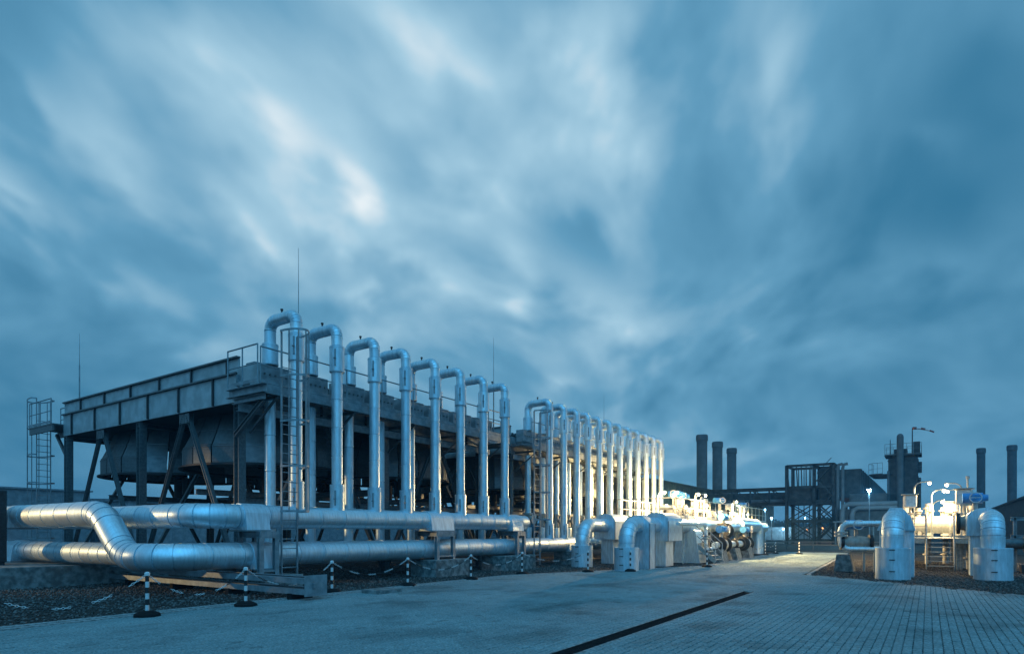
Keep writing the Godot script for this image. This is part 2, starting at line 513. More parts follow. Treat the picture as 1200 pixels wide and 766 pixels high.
func materials() -> void:
	mat("clad", Color(0.68, 0.83, 0.90), 0.44, 0.72, 0.10, 0.012, 0.8, 0.6, 3, true)
	mat("clad_b", Color(0.62, 0.76, 0.84), 0.5, 0.62, 0.11, 0.01, 0.7, 0.5, 4, true)
	mat("clad_c", Color(0.74, 0.87, 0.93), 0.40, 0.75, 0.09, 0.015, 0.8, 0.7, 5, true)
	mat("galv", Color(0.29, 0.34, 0.37), 0.55, 0.5, 0.14, 0.01, 0.7, 0.3, 6)
	mat("fascia", Color(0.40, 0.45, 0.47), 0.55, 0.3, 0.12, 0.01, 0.3, 0.3, 8)
	mat("fascia_b", Color(0.43, 0.48, 0.50), 0.52, 0.3, 0.14, 0.01, 0.3, 0.3, 9)
	mat("frame", Color(0.13, 0.15, 0.16), 0.5, 0.4, 0.15, 0.02, 0.7, 0.5, 10)
	mat("dark", Color(0.03, 0.032, 0.035), 0.55, 0.2, 0.2, 0.02, 0.7)
	mat("kerb", Color(0.33, 0.36, 0.36), 0.9, 0.0, 0.3, 0.02, 0.8, 1.5, 12)
	mat("iron", Color(0.03, 0.031, 0.032), 0.9, 0.0, 0.3, 0.02, 0.7)
	M.iron.metallic_specular = 0.02
	M.iron.roughness = 1.0
	mat("black", Color(0.012, 0.012, 0.013), 0.6, 0.0)
	mat("concrete", Color(0.24, 0.265, 0.265), 0.9, 0.0, 0.3, 0.012, 0.5, 2.5, 12)
	mat("gravel", Color(0.10, 0.094, 0.086), 0.95, 0.0, 0.55, 0.09, 0.6, 8.0, 13)
	mat("bed", Color(0.035, 0.034, 0.032), 0.95, 0.0, 0.4, 0.05, 0.5)
	mat("asphalt", Color(0.05, 0.05, 0.052), 0.85, 0.0, 0.4, 0.03, 0.2, 3.0, 15)
	mat("earth", Color(0.06, 0.062, 0.05), 0.95, 0.0, 0.5, 0.01, 0.05)
	mat("apron", Color(0.30, 0.29, 0.27), 0.85, 0.0, 0.25, 0.012, 0.25, 1.5, 16)
	mat("white", Color(0.66, 0.66, 0.65), 0.45, 0.0, 0.12, 0.02, 0.7)
	mat("cream", Color(0.43, 0.43, 0.40), 0.45, 0.0, 0.15, 0.02, 0.7)
	mat("blue", Color(0.07, 0.30, 0.62), 0.35, 0.0, 0.15, 0.02, 0.7)
	mat("red", Color(0.22, 0.05, 0.035), 0.5, 0.0)
	mat("post_white", Color(0.72, 0.73, 0.74), 0.5, 0.0, 0.15, 0.03, 2.0)
	mat("rubber", Color(0.02, 0.02, 0.02), 0.8, 0.0, 0.3, 0.03, 2.0)
	mat("hall", Color(0.065, 0.068, 0.07), 0.8, 0.0, 0.2, 0.02, 0.1)
	mat("hall_pale", Color(0.22, 0.24, 0.26), 0.6, 0.0, 0.15, 0.02, 0.1)
	mat("stack", Color(0.12, 0.127, 0.134), 0.7, 0.0, 0.12, 0.01, 0.15)
	mat("far_pale", Color(0.35, 0.37, 0.38), 0.7, 0.0, 0.15, 0.02, 0.1)
	mat("leaf", Color(0.03, 0.045, 0.02), 0.8, 0.0, 0.4, 0.05, 0.2)
	for k in 3:
		mat("stone_%d" % k, [Color(0.13, 0.128, 0.122), Color(0.085, 0.084, 0.08), Color(0.20, 0.196, 0.188)][k], 0.9, 0.0, 0.3, 0.05, 4.0)
	var pv := mat("paver", Color(1, 1, 1), 0.95, 0.0, 0.22, 0.03, 1.2, 2.0, 18)
	pv.uv1_world_triplanar = true
	pv.vertex_color_use_as_albedo = true
	for k in 4:
		var t: float = [0.325, 0.345, 0.37, 0.335][k]
		var q := mat("paver_%d" % k, Color(t * 0.75, t, t * 1.03), 0.95, 0.0, 0.22, 0.03, 1.2, 2.0, 18)
		q.uv1_world_triplanar = true
		q.albedo_texture = pv.albedo_texture
		q.normal_texture = pv.normal_texture
	glow("lamp_warm", Color(1.0, 0.9, 0.7), 40.0)
	glow("lamp_cool", LAMP_COOL, 26.0)
	glow("lamp_amber", Color(1.0, 0.62, 0.28), 6.0)

# ---------------------------------------------------------------- ground
func edge_left(z: float) -> float:
	if z > -20.0: return -13.75
	if z > -31.0: return lerpf(-13.75, -9.4, (-20.0 - z) / 11.0)
	return lerpf(-9.4, -10.2, clampf((-31.0 - z) / 20.0, 0.0, 1.0))

func edge_right(z: float) -> float:
	if z > -27.1: return -4.0 + (z + 27.1) * 1.07
	return lerpf(-4.0, -5.6, clampf((-27.1 - z) / 34.0, 0.0, 1.0))

func setting() -> void:
	struct("ground", MB.new().span(Vector3(-1500, -0.6, -1500), Vector3(1500, -0.14, 1500)), "earth")
	struct("gravel_bed", MB.new().span(Vector3(-60, -0.2, -58), Vector3(40, -0.045, 20)), "gravel")
	struct("road", MB.new().span(Vector3(-200, -0.12, -135), Vector3(150, -0.01, -58.6)), "asphalt")
	# paved yard: bedding, then interlocking pavers in rows along -Z
	var pav := Node3D.new()
	pav.name = "pavement"
	pav.set_meta("kind", "structure")
	add_child(pav)
	var b := MB.new()
	var zs := []
	var z0 := 16.0
	while z0 > -58.6:
		zs.append(z0)
		z0 -= 1.2
	zs.append(-58.6)
	for i in zs.size() - 1:
		var za: float = zs[i]
		var zb: float = zs[i + 1]
		b.quad(Vector3(edge_left(za), -0.03, za), Vector3(minf(edge_right(za), 20), -0.03, za), Vector3(minf(edge_right(zb), 20), -0.03, zb), Vector3(edge_left(zb), -0.03, zb), Vector3.UP)
	part(pav, "bedding", b, "bed")
	# one paver: notched long sides, chamfered top
	var pm1 := paver_mesh()
	var list := []
	var cy := cos(deg_to_rad(YAW))
	var sy := sin(deg_to_rad(YAW))
	var px := 0.125
	var pz := 0.205
	for ix in range(-112, 130):
		var x := ix * px
		for iz in range(-278, 12):
			var z := (iz + (0.5 if ix % 2 != 0 else 0.0)) * pz
			if x < edge_left(z) + 0.44 or x > edge_right(z) - 0.14: continue
			if absf(x + 4.25) < 0.2 and z > -18.62: continue
			var d := -x * sy - z * cy
			var lat := x * cy - z * sy
			if z > -8.0 and (d < 4.0 or absf(lat) > d * 0.95 + 1.0): continue
			list.append([d if (d > 8.55 and absf(lat) < d * 0.81) else 1000.0 + d, x, z])
	list.sort_custom(func(p, q): return p[0] < q[0])
	var mm := MultiMesh.new()
	mm.transform_format = MultiMesh.TRANSFORM_3D
	mm.use_colors = true
	mm.mesh = pm1
	mm.instance_count = list.size() - 300
	var pn := FastNoiseLite.new()
	pn.seed = 3; pn.frequency = 0.25; pn.fractal_octaves = 3
	for k in list.size():
		var x: float = list[k][1]
		var z: float = list[k][2]
		var xf := Transform3D(Basis(Vector3.UP, rng.randfn() * 0.012).rotated(Vector3.RIGHT, rng.randfn() * 0.006).rotated(Vector3.BACK, rng.randfn() * 0.006), Vector3(x + rng.randfn() * 0.0015, rng.randfn() * 0.0022, z))
		if k < 300:
			pm(pav, "paver", pm1, "paver_%d" % (rng.randi() % 4), xf)
		else:
			var st := maxf(0.0, pn.get_noise_2d(x * 1.7 + 40.0, z * 1.1) - 0.12) * 2.2      # oil and tyre stains
			if x > -9.5 and x < -4.6 and z < -11.0 and z > -21.0: st += maxf(0.0, pn.get_noise_2d(x * 3.0, z * 3.0 + 11.0)) * 0.9
			var t := (0.345 + 0.07 * pn.get_noise_2d(x, z) + rng.randfn() * 0.016) * (1.0 - 0.36 * clampf(st, 0.0, 1.0))
			if rng.randf() < 0.012: t *= 0.75
			mm.set_instance_transform(k - 300, xf)
			mm.set_instance_color(k - 300, Color(t * 0.75, t, t * 1.03))
	var mi := MultiMeshInstance3D.new()
	mi.name = "paver_field"
	mi.multimesh = mm
	mi.material_override = M.paver
	mi.set_meta("kind", "stuff")
	pav.add_child(mi)
	# concrete edging stones along the paved edges
	var kerb := Node3D.new()
	kerb.name = "kerb"
	kerb.set_meta("kind", "structure")
	add_child(kerb)
	var z := 1.0
	var km := MB.new().box(Vector3.ZERO, Vector3(0.14, 0.2, 0.985), Basis(), 0.012).done()
	while z > -57.0:
		for row in 2:
			var a := Vector3(edge_left(z) + 0.08 + row * 0.2, -0.08 - row * 0.01, z)
			var c := Vector3(edge_left(z - 1.0) + 0.08 + row * 0.2, -0.08 - row * 0.01, z - 1.0)
			pm(kerb, "kerb_stone", km, "kerb", Transform3D(MB.frame(c - a), (a + c) * 0.5))
		var a2 := Vector3(edge_right(z), -0.09, z)
		var c2 := Vector3(edge_right(z - 0.7), -0.09, z - 0.7)
		if a2.x < 14.0: pm(kerb, "kerb_stone", km, "kerb", Transform3D(MB.frame(c2 - a2), (a2 + c2) * 0.5))
		z -= 1.0 if z < -27.1 else 0.7 if false else 1.0
	gravel("gravel_left", "loose grey brown gravel under the pipe racks", func(x, zz): return x < edge_left(zz) and x > -24.0, Rect2(-24, -34, 15, 32), 34000, 3)
	gravel("gravel_right", "loose grey gravel round the right hand valve station", func(x, zz): return x > edge_right(zz) and x < 9.0, Rect2(-6, -44, 15, 27), 26000, 4)
	# drain channel in the paving
	var dr := thing("drain_channel", "dark slotted drain channel let into the paving", "drain", Vector3(-4.25, 0, 0))
	var fr := MB.new()
	for s in [-1.0, 1.0]: fr.span(Vector3(s * 0.118 - 0.012, -0.2, -18.5), Vector3(s * 0.118 + 0.012, 0.004, 2.0), 0.004)
	fr.span(Vector3(-0.12, -0.25, -18.5), Vector3(0.12, -0.2, 2.0))
	part(dr, "frame", fr, "iron")
	for s in [-1.0, 1.0]: part(dr, "haunch", MB.new().span(Vector3(s * 0.158 - 0.027, -0.2, -18.54), Vector3(s * 0.158 + 0.027, -0.001, 2.0), 0.004), "kerb")
	var gm := MB.new()
	for k in 6: gm.span(Vector3(-0.1 + k * 0.04 - 0.011, -0.04, -0.49), Vector3(-0.1 + k * 0.04 + 0.011, 0.0, 0.49))
	for k in 6: gm.span(Vector3(-0.1, -0.035, -0.47 + k * 0.188 - 0.012), Vector3(0.1, -0.006, -0.47 + k * 0.188 + 0.012))
	var gmesh := gm.done()
	for k in 20: pm(dr, "grate", gmesh, "iron", Transform3D(Basis(), Vector3(0, 0, 1.4 - k * 1.0)))

func paver_mesh() -> ArrayMesh:
	# outline in plan (x across the row, z along it): stepped long sides as interlocking blocks have
	var o := [Vector2(-0.052, -0.0985), Vector2(0.052, -0.0985), Vector2(0.052, -0.055), Vector2(0.0605, -0.04), Vector2(0.0605, 0.04), Vector2(0.052, 0.055), Vector2(0.052, 0.0985), Vector2(-0.052, 0.0985), Vector2(-0.052, 0.055), Vector2(-0.0605, 0.04), Vector2(-0.0605, -0.04), Vector2(-0.052, -0.055)]
	var b := MB.new()
	var c := 0.006
	for i in o.size():
		var p: Vector2 = o[i]
		var q: Vector2 = o[(i + 1) % o.size()]
		var pi := Vector2(p.x - signf(p.x) * c, p.y - signf(p.y) * c)
		var qi := Vector2(q.x - signf(q.x) * c, q.y - signf(q.y) * c)
		var outw := Vector3(p.x + q.x, 0.0, p.y + q.y)
		b.tri(Vector3.ZERO, Vector3(pi.x, 0, pi.y), Vector3(qi.x, 0, qi.y), Vector3.UP, Vector3.UP, Vector3.UP)
		b.flat(Vector3(p.x, -c, p.y), Vector3(q.x, -c, q.y), Vector3(qi.x, 0, qi.y), Vector3(pi.x, 0, pi.y), Vector3.UP * 0.1 + outw)
		b.flat(Vector3(p.x, -c, p.y), Vector3(q.x, -c, q.y), Vector3(q.x, -0.045, q.y), Vector3(p.x, -0.045, p.y), outw)
	return b.done()

func gravel(called: String, label: String, inside: Callable, area: Rect2, count: int, sd: int) -> void:
	var r := RandomNumberGenerator.new()
	r.seed = sd
	var root := Node3D.new()
	root.name = called
	tag(root, label, "gravel", "", "stuff")
	add_child(root)
	var groups := [[], [], []]
	var tries := 0
	var got := 0
	while got < count and tries < count * 6:
		tries += 1
		var p := Vector2(area.position.x + r.randf() * area.size.x, area.position.y + r.randf() * area.size.y)
		if not inside.call(p.x, p.y): continue
		groups[r.randi() % 3].append(p)
		got += 1
	for k in 3:
		var m := SphereMesh.new()
		m.radius = 0.5; m.height = 0.75; m.radial_segments = 5 + k; m.rings = 2
		var mm := MultiMesh.new()
		mm.transform_format = MultiMesh.TRANSFORM_3D
		mm.mesh = m
		mm.instance_count = groups[k].size()
		for i in groups[k].size():
			var s := r.randf_range(0.03, 0.075)
			var bs := Basis.from_euler(Vector3(r.randf() * TAU, r.randf() * TAU, r.randf() * TAU)).scaled(Vector3(s, s * 0.8, s))
			mm.set_instance_transform(i, Transform3D(bs, Vector3(groups[k][i].x, -0.045 + s * r.randf_range(0.1, 0.4), groups[k][i].y)))
		var mi := MultiMeshInstance3D.new()
		mi.name = "stones"
		mi.multimesh = mm
		mi.material_override = M["stone_%d" % k]
		mi.set_meta("kind", "stuff")
		root.add_child(mi, true)

# ---------------------------------------------------------------- air coolers
const XF := -18.2    # front edge of the cooler banks
const XB := -31.05   # back edge
func column(parent: Node, x: float, z: float, top: float) -> void:
	var b := MB.new()
	b.hbeam(Vector3(0, 0.02, 0), Vector3(0, top, 0), 0.26, 0.26, Vector3.RIGHT)
	b.box(Vector3(0, 0.02, 0), Vector3(0.45, 0.04, 0.45))
	part(parent, "column", b, "frame", Vector3(x, 0.0, z))

func brace(parent: Node, a: Vector3, b: Vector3) -> void:
	var m := MB.new().hbeam(a, b, 0.13, 0.13)
	var w := (b - a).normalized()
	var nn := Vector3(0, 0, 1) if absf(a.z - b.z) < 0.01 else Vector3(1, 0, 0)
	for s in [-1.0, 1.0]:
		m.box(b - w * 0.14 + nn * s * 0.085, Vector3(0.3, 0.34, 0.012), Basis(Vector3.UP, 0.0 if nn.z > 0.5 else PI / 2))
		for k in 4: m.cyl(b - w * (0.06 + 0.08 * k) + nn * s * 0.09, b - w * (0.06 + 0.08 * k) + nn * s * 0.115, 0.022, 0.022, 6)
	part(parent, "brace", m, "frame")

func cooler(label: String, z0: float, bay: float, bays: int) -> Node3D:
	var t := thing("air_cooler", label, "air cooler", Vector3.ZERO, "air cooler banks")
	var z1 := z0 - bay * bays
	var xs := [XF - 0.13, (XF + XB) * 0.5, XB + 0.13]
	# legs and V bracing
	for k in bays + 1:
		var z := z0 - 0.13 - k * (bay * bays - 0.26) / bays
		for x in xs: column(t, x, z, 5.8)
		for h in 2:
			var xa: float = xs[h]
			var xb: float = xs[h + 1]
			brace(t, Vector3(xa - 0.15, 0.3, z), Vector3((xa + xb) * 0.5 + 0.1, 5.75, z))
			brace(t, Vector3(xb + 0.15, 0.3, z), Vector3((xa + xb) * 0.5 - 0.1, 5.75, z))
		if k < bays:
			var zn := z0 - 0.13 - (k + 1) * (bay * bays - 0.26) / bays
			for x in xs:
				brace(t, Vector3(x, 0.3, z - 0.15), Vector3(x, 5.75, (z + zn) * 0.5 + 0.1))
				brace(t, Vector3(x, 0.3, zn + 0.15), Vector3(x, 5.75, (z + zn) * 0.5 - 0.1))
		if k > 0: part(t, "cross_beam", MB.new().hbeam(Vector3(XF - 0.3, 3.3, z), Vector3(XB + 0.3, 3.3, z), 0.2, 0.26), "frame")
	for x in xs:
		part(t, "tie_beam", MB.new().hbeam(Vector3(x, 2.7, z0 - 0.2), Vector3(x, 2.7, z1 + 0.2), 0.12, 0.16), "frame")
		part(t, "floor_beam", MB.new().hbeam(Vector3(x, 5.72, z0 - 0.02), Vector3(x, 5.72, z1 + 0.02), 0.2, 0.16), "frame")
	# fascia: two tiers of sheet panels with upright stiffeners, end walls and back wall
	for side in [[Vector3(XF, 0, z0), Vector3(XB, 0, z0), Vector3(0, 0, 1)], [Vector3(XB, 0, z1), Vector3(XF, 0, z1), Vector3(0, 0, -1)], [Vector3(XB, 0, z0), Vector3(XB, 0, z1), Vector3(-1, 0, 0)], [Vector3(XF, 0, z1), Vector3(XF, 0, z0), Vector3(1, 0, 0)]]:
		var a: Vector3 = side[0]
		var b: Vector3 = side[1]
		var nn: Vector3 = side[2]
		var d := (b - a).normalized()
		var l := a.distance_to(b)
		var front: bool = nn.x > 0.5
		for tier in 2:
			var y0: float = [5.82, 6.76][tier]
			var y1: float = [6.70, 7.22][tier]
			if front and tier == 1: continue
			var cuts := [0.0]
			var s: float = [1.35, 0.62][tier]
			while s < l - 0.3:
				cuts.append(s)
				s += 2.12
			cuts.append(l)
			for i in cuts.size() - 1:
				var p: Vector3 = a + d * (cuts[i] + 0.012)
				var q: Vector3 = a + d * (cuts[i + 1] - 0.012)
				var m := MB.new()
				m.box((p + q) * 0.5 + Vector3.UP * (y0 + y1) * 0.5 - nn * (0.05 if tier == 1 else 0.0), Vector3(p.distance_to(q), y1 - y0, 0.05), Basis(d, Vector3.UP, d.cross(Vector3.UP)), 0.008)
				part(t, "fascia_panel", m, "fascia" if (i + tier) % 2 == 0 else "fascia_b")
				if i > 0: part(t, "stiffener", MB.new().box(a + d * cuts[i] + Vector3.UP * (y0 + y1) * 0.5 + nn * (0.06 - 0.05 * tier), Vector3(0.07, y1 - y0 - 0.02, 0.06), Basis(d, Vector3.UP, d.cross(Vector3.UP)), 0.006), "dark")
		if not front:
			part(t, "ledge", MB.new().bar(a + Vector3.UP * 6.73 + nn * 0.03, b + Vector3.UP * 6.73 + nn * 0.03, 0.16, 0.05), "frame")
			part(t, "top_rail", MB.new().bar(a + Vector3.UP * 7.25 + nn * 0.0, b + Vector3.UP * 7.25, 0.14, 0.05), "frame")
	# tube bundles: finned tubes on top of each bay, plenum deck below
	for k in bays:
		var za := z0 - 0.12 - k * bay
		var zb := za - bay + 0.24
		var m := MB.new()
		for j in 22:
			var zz := lerpf(za, zb, (j + 0.5) / 22.0)
			m.cyl(Vector3(XF - 0.2, 6.9, zz), Vector3(XB + 0.2, 6.9, zz), 0.09, 0.09, 8, false)
		part(t, "tube_bundle", m, "galv")
		part(t, "plenum_deck", MB.new().span(Vector3(XF - 0.08, 5.84, za), Vector3(XB + 0.08, 5.9, zb)), "dark")
	# fans: a flared sheet ring under each half bay, with hub, blades, motor and its beam
	for k in bays:
		for h in 2:
			fan(t, Vector3(lerpf(XF, XB, 0.25 + 0.5 * h), 0, z0 - bay * (k + 0.5)), minf(bay * 0.47, 2.95))
	return t

func fan(t: Node3D, c: Vector3, r: float) -> void:
	var ring := MB.new()
	ring.lathe(c, [Vector2(r - 0.04, 4.1), Vector2(r + 0.12, 4.06), Vector2(r + 0.12, 4.0), Vector2(r - 0.05, 4.0), Vector2(r - 0.05, 4.1)], 36)
	var hood := Node3D.new()
	hood.name = "fan_hood"
	t.add_child(hood, true)
	for k in 20:
		var a0 := TAU * (k + 0.03) / 20
		var a1 := TAU * (k + 0.97) / 20
		var m := MB.new()
		var lev := [[4.08, r], [4.65, r], [4.72, r - 0.03], [5.25, r - 0.28], [5.82, r - 0.5]]
		for j in 4:
			var ya: float = lev[j][0]
			var ra: float = lev[j][1]
			var yb: float = lev[j + 1][0]
			var rb: float = lev[j + 1][1]
			var d0 := Vector3(cos(a0), 0, sin(a0))
			var d1 := Vector3(cos(a1), 0, sin(a1))
			m.flat(c + d0 * ra + Vector3.UP * ya, c + d1 * ra + Vector3.UP * ya, c + d1 * rb + Vector3.UP * yb, c + d0 * rb + Vector3.UP * yb, d0 + d1)
			m.flat(c + d0 * (ra - 0.02) + Vector3.UP * ya, c + d1 * (ra - 0.02) + Vector3.UP * ya, c + d1 * (rb - 0.02) + Vector3.UP * yb, c + d0 * (rb - 0.02) + Vector3.UP * yb, -d0 - d1)
			if j > 0: m.box(c + (d0 + d1).normalized() * (ra + 0.005) * cos(TAU / 40) + Vector3.UP * ya, Vector3(ra * TAU / 20 * 0.93, 0.03, 0.03), MB.frame(d0 + d1))
		part(hood, "hood_panel", m, ["frame", "frame", "galv", "frame"][k % 4])
	part(hood, "inlet_lip", ring, "dark")
	var hub := part(t, "fan_hub", MB.new().cyl(c + Vector3.UP * 4.15, c + Vector3.UP * 4.55, 0.35, 0.3, 16), "dark")
	for k in 5:
		var a := TAU * k / 5 + 0.3
		var d := Vector3(cos(a), 0, sin(a))
		part(hub, "blade", MB.new().box(c + d * (r * 0.56) + Vector3.UP * 4.35, Vector3(0.34, 0.03, r * 0.8), MB.frame(d) * Basis(Vector3.BACK, 0.35)), "galv")
	var mo := MB.new()
	mo.cyl(c + Vector3.UP * 3.2, c + Vector3.UP * 4.15, 0.2, 0.2, 14)
	mo.cyl(c + Vector3(0.75, 3.35, 0), c + Vector3(0.75, 4.05, 0), 0.24, 0.24, 14)
	mo.box(c + Vector3(0.35, 3.95, 0), Vector3(1.1, 0.14, 0.3), Basis(), 0.02)
	part(t, "fan_motor", mo, "dark")
	part(t, "motor_beam", MB.new().hbeam(c + Vector3(0.2, 3.1, -r), c + Vector3(0.2, 3.1, r), 0.18, 0.2), "frame")

func walkway(t: Node3D, z0: float, z1: float) -> void:
	# grated walkway in front of the header boxes, with handrail; header boxes, nozzles
	var xo := -16.75
	part(t, "walkway_edge", MB.new().channel(Vector3(xo, 6.06, z0), Vector3(xo, 6.06, z1), 0.08, 0.28), "galv")
	part(t, "walkway_edge", MB.new().channel(Vector3(XF + 0.06, 6.06, z0), Vector3(XF + 0.06, 6.06, z1), 0.08, 0.28, Vector3.UP, -1.0), "galv")
	var z := z0 - 0.05
	var gm := MB.new()
	for k in 6: gm.span(Vector3(XF + 0.12, -0.02, -0.08 - k * 0.15), Vector3(xo - 0.05, 0.02, -0.05 - k * 0.15))
	for k in 9: gm.span(Vector3(XF + 0.14 + k * 0.15, -0.018, 0.0), Vector3(XF + 0.15 + k * 0.15, 0.016, -0.95))
	var gmesh := gm.done()
	while z > z1 + 0.9:
		pm(t, "grating", gmesh, "galv", Transform3D(Basis(), Vector3(0, 6.2, z)))
		z -= 0.97
	z = z0 - 0.6
	while z > z1:
		part(t, "bracket", MB.new().hbeam(Vector3(XF, 5.88, z), Vector3(xo, 5.88, z), 0.1, 0.1).bar(Vector3(XF, 4.9, z), Vector3(xo - 0.1, 5.83, z), 0.06, 0.06), "frame")
		z -= 3.1
	railing(t, [Vector3(xo, 6.2, z0), Vector3(xo, 6.2, z1)], 1.1, 1.63, "galv")
	# stepped header boxes behind the walkway
	part(t, "header_beam", MB.new().channel(Vector3(-18.05, 6.45, z0), Vector3(-18.05, 6.45, z1), 0.1, 0.36), "galv")
	part(t, "header_beam", MB.new().channel(Vector3(-17.95, 5.6, z0), Vector3(-17.95, 5.6, z1), 0.12, 0.26), "galv")

func rail_tube(pts: Array, mat_name: String, parent: Node, called: String, r := 0.022) -> MeshInstance3D:
	return part(parent, called, MB.new().tube(pts, r, 8), mat_name)

func railing(parent: Node, pts: Array, h: float, step: float, mat_name: String) -> void:
	var top := []
	var mid := []
	var kick := []
	for p in pts:
		top.append(p + Vector3.UP * h)
		mid.append(p + Vector3.UP * h * 0.5)
		kick.append(p + Vector3.UP * 0.07)
	var rl := rail_tube(top, mat_name, parent, "handrail", 0.024)
	rail_tube(mid, mat_name, rl, "mid_rail", 0.018)
	for i in pts.size() - 1:
		var a: Vector3 = pts[i]
		var b: Vector3 = pts[i + 1]
		part(rl, "toe_board", MB.new().bar(a + Vector3.UP * 0.07, b + Vector3.UP * 0.07, 0.01, 0.1), mat_name)
		var k := maxi(1, roundi(a.distance_to(b) / step))
		for j in k + (1 if i == pts.size() - 2 else 0):
			var p := a.lerp(b, float(j) / k)
			part(rl, "rail_post", MB.new().cyl(p, p + Vector3.UP * h, 0.022, 0.022, 8), mat_name)

func riser(t: Node3D, base_y: float, can_h: float, base2: bool) -> void:
	# built about the riser's foot: x=0 on the header, the loop goes back towards -X
	var r := 0.18
	can(t, Vector3(0, base_y, 0), Vector3(0, base_y + can_h, 0), 0.235, "clad_b", 24)
	lag(t, [Vector3(0, base_y + can_h, 0), Vector3(0, 6.97, 0)], r, 0.3, 1.05, 24)
	can(t, Vector3(0, 6.97, 0), Vector3(0, 7.82, 0), 0.24, "clad_b", 24)
	lag(t, [Vector3(0, 7.82, 0), Vector3(0, 8.44, 0), Vector3(-1.32, 8.44, 0), Vector3(-1.32, 7.72, 0)], r, 0.29, 0.9, 24)
	can(t, Vector3(-1.32, 7.05, 0), Vector3(-1.32, 7.72, 0), 0.25, "clad_b", 24)
	for y in [6.97, base_y]:
		part(t, "clasp", MB.new().box(Vector3(0.14, y + 0.45, 0.205), Vector3(0.06, 0.55 if y > 4.0 else 0.5, 0.05), Basis(Vector3.UP, -0.6), 0.01).box(Vector3(0.16, y + 0.42, 0.235), Vector3(0.09, 0.03, 0.04)), "galv")
	part(t, "vent_plug", MB.new().cyl(Vector3(-0.72, 8.62, 0), Vector3(-0.72, 8.74, 0), 0.025, 0.025, 8).cyl(Vector3(-0.72, 8.7, 0), Vector3(-0.72, 8.75, 0), 0.045, 0.045, 8), "dark")
	# header box that the loop feeds, and the outlet pipe that drops from it
	part(t, "header_box", MB.new().box(Vector3(-1.42, 6.72, 0), Vector3(0.46, 0.62, 1.3), Basis(), 0.015), "galv")
	part(t, "header_box", MB.new().box(Vector3(-1.36, 6.3, 0.1), Vector3(0.4, 0.16, 1.46), Basis(), 0.01), "frame")
	var plug := MB.new()
	for j in 6: plug.cyl(Vector3(-1.2, 6.72, -0.5 + 0.2 * j), Vector3(-1.16, 6.72, -0.5 + 0.2 * j), 0.035, 0.035, 6)
	part(t, "tube_plugs", plug, "frame")
	if base2:
		lag(t, [Vector3(-1.32, 5.75, 0), Vector3(-1.32, 2.7, 0)], 0.16, 0.3, 1.1, 20)
		part(t, "flange", MB.new().cyl(Vector3(-1.32, 2.62, 0), Vector3(-1.32, 2.7, 0), 0.26, 0.26, 18), "cream")
		part(t, "valve_body", MB.new().cyl(Vector3(-1.32, 2.0, 0), Vector3(-1.32, 2.62, 0), 0.14, 0.14, 14).cyl(Vector3(-1.32, 2.35, 0), Vector3(-0.95, 2.35, 0), 0.1, 0.1, 12).cyl(Vector3(-0.99, 2.35, 0), Vector3(-0.93, 2.35, 0), 0.25, 0.25, 20), "cream")
		can(t, Vector3(-1.32, 0.9, 0), Vector3(-1.32, 1.95, 0), 0.2, "clad_b", 20)
	else:
		lag(t, [Vector3(-1.32, 5.95, 0), Vector3(-1.32, 1.0, 0), Vector3(-0.3, 1.0, 0)], 0.17, 0.35, 1.1, 20)

func ladder(called: String, label: String, at: Vector3, turn: float, y0: float, y1: float, cage0: float, cw := 0.36, cd := 0.7) -> Node3D:
	# local: rails along local x, cage bulges to +z
	var t := thing(called, label, "ladder", at, "caged ladders", turn)
	var w := 0.27
	for s in [-1.0, 1.0]: part(t, "ladder_rail", MB.new().span(Vector3(s * w - 0.012, y0, -0.035), Vector3(s * w + 0.012, y1, 0.035)), "galv")
	var k := 0
	var rung := MB.new().cyl(Vector3(-w, 0, 0), Vector3(w, 0, 0), 0.014, 0.014, 8).done()
	while y0 + 0.2 + k * 0.28 < y1 - 1.0:
		pm(t, "rung", rung, "galv", Transform3D(Basis(), Vector3(0, y0 + 0.2 + k * 0.28, 0)))
		k += 1
	var arc := []
	for j in 13:
		var a := PI * j / 12.0
		arc.append(Vector3(-cos(a) * cw, 0, 0.06 + sin(a) * cd))
	var hoop := MB.new()
	for j in 12: hoop.bar(arc[j], arc[j + 1], 0.012, 0.06)
	hoop.bar(arc[0], Vector3(-w, 0, 0), 0.012, 0.06).bar(arc[12], Vector3(w, 0, 0), 0.012, 0.06)
	var hm := hoop.done()
	var n := maxi(2, roundi((y1 - cage0) / 1.25))
	for j in n + 1: pm(t, "cage_hoop", hm, "galv", Transform3D(Basis(), Vector3(0, lerpf(cage0, y1, float(j) / n), 0)))
	for j in [2, 4, 6, 8, 10]:
		var p: Vector3 = arc[j]
		part(t, "cage_strap", MB.new().span(Vector3(p.x - 0.016, cage0, p.z - 0.016), Vector3(p.x + 0.016, y1, p.z + 0.004)), "galv")
	return t

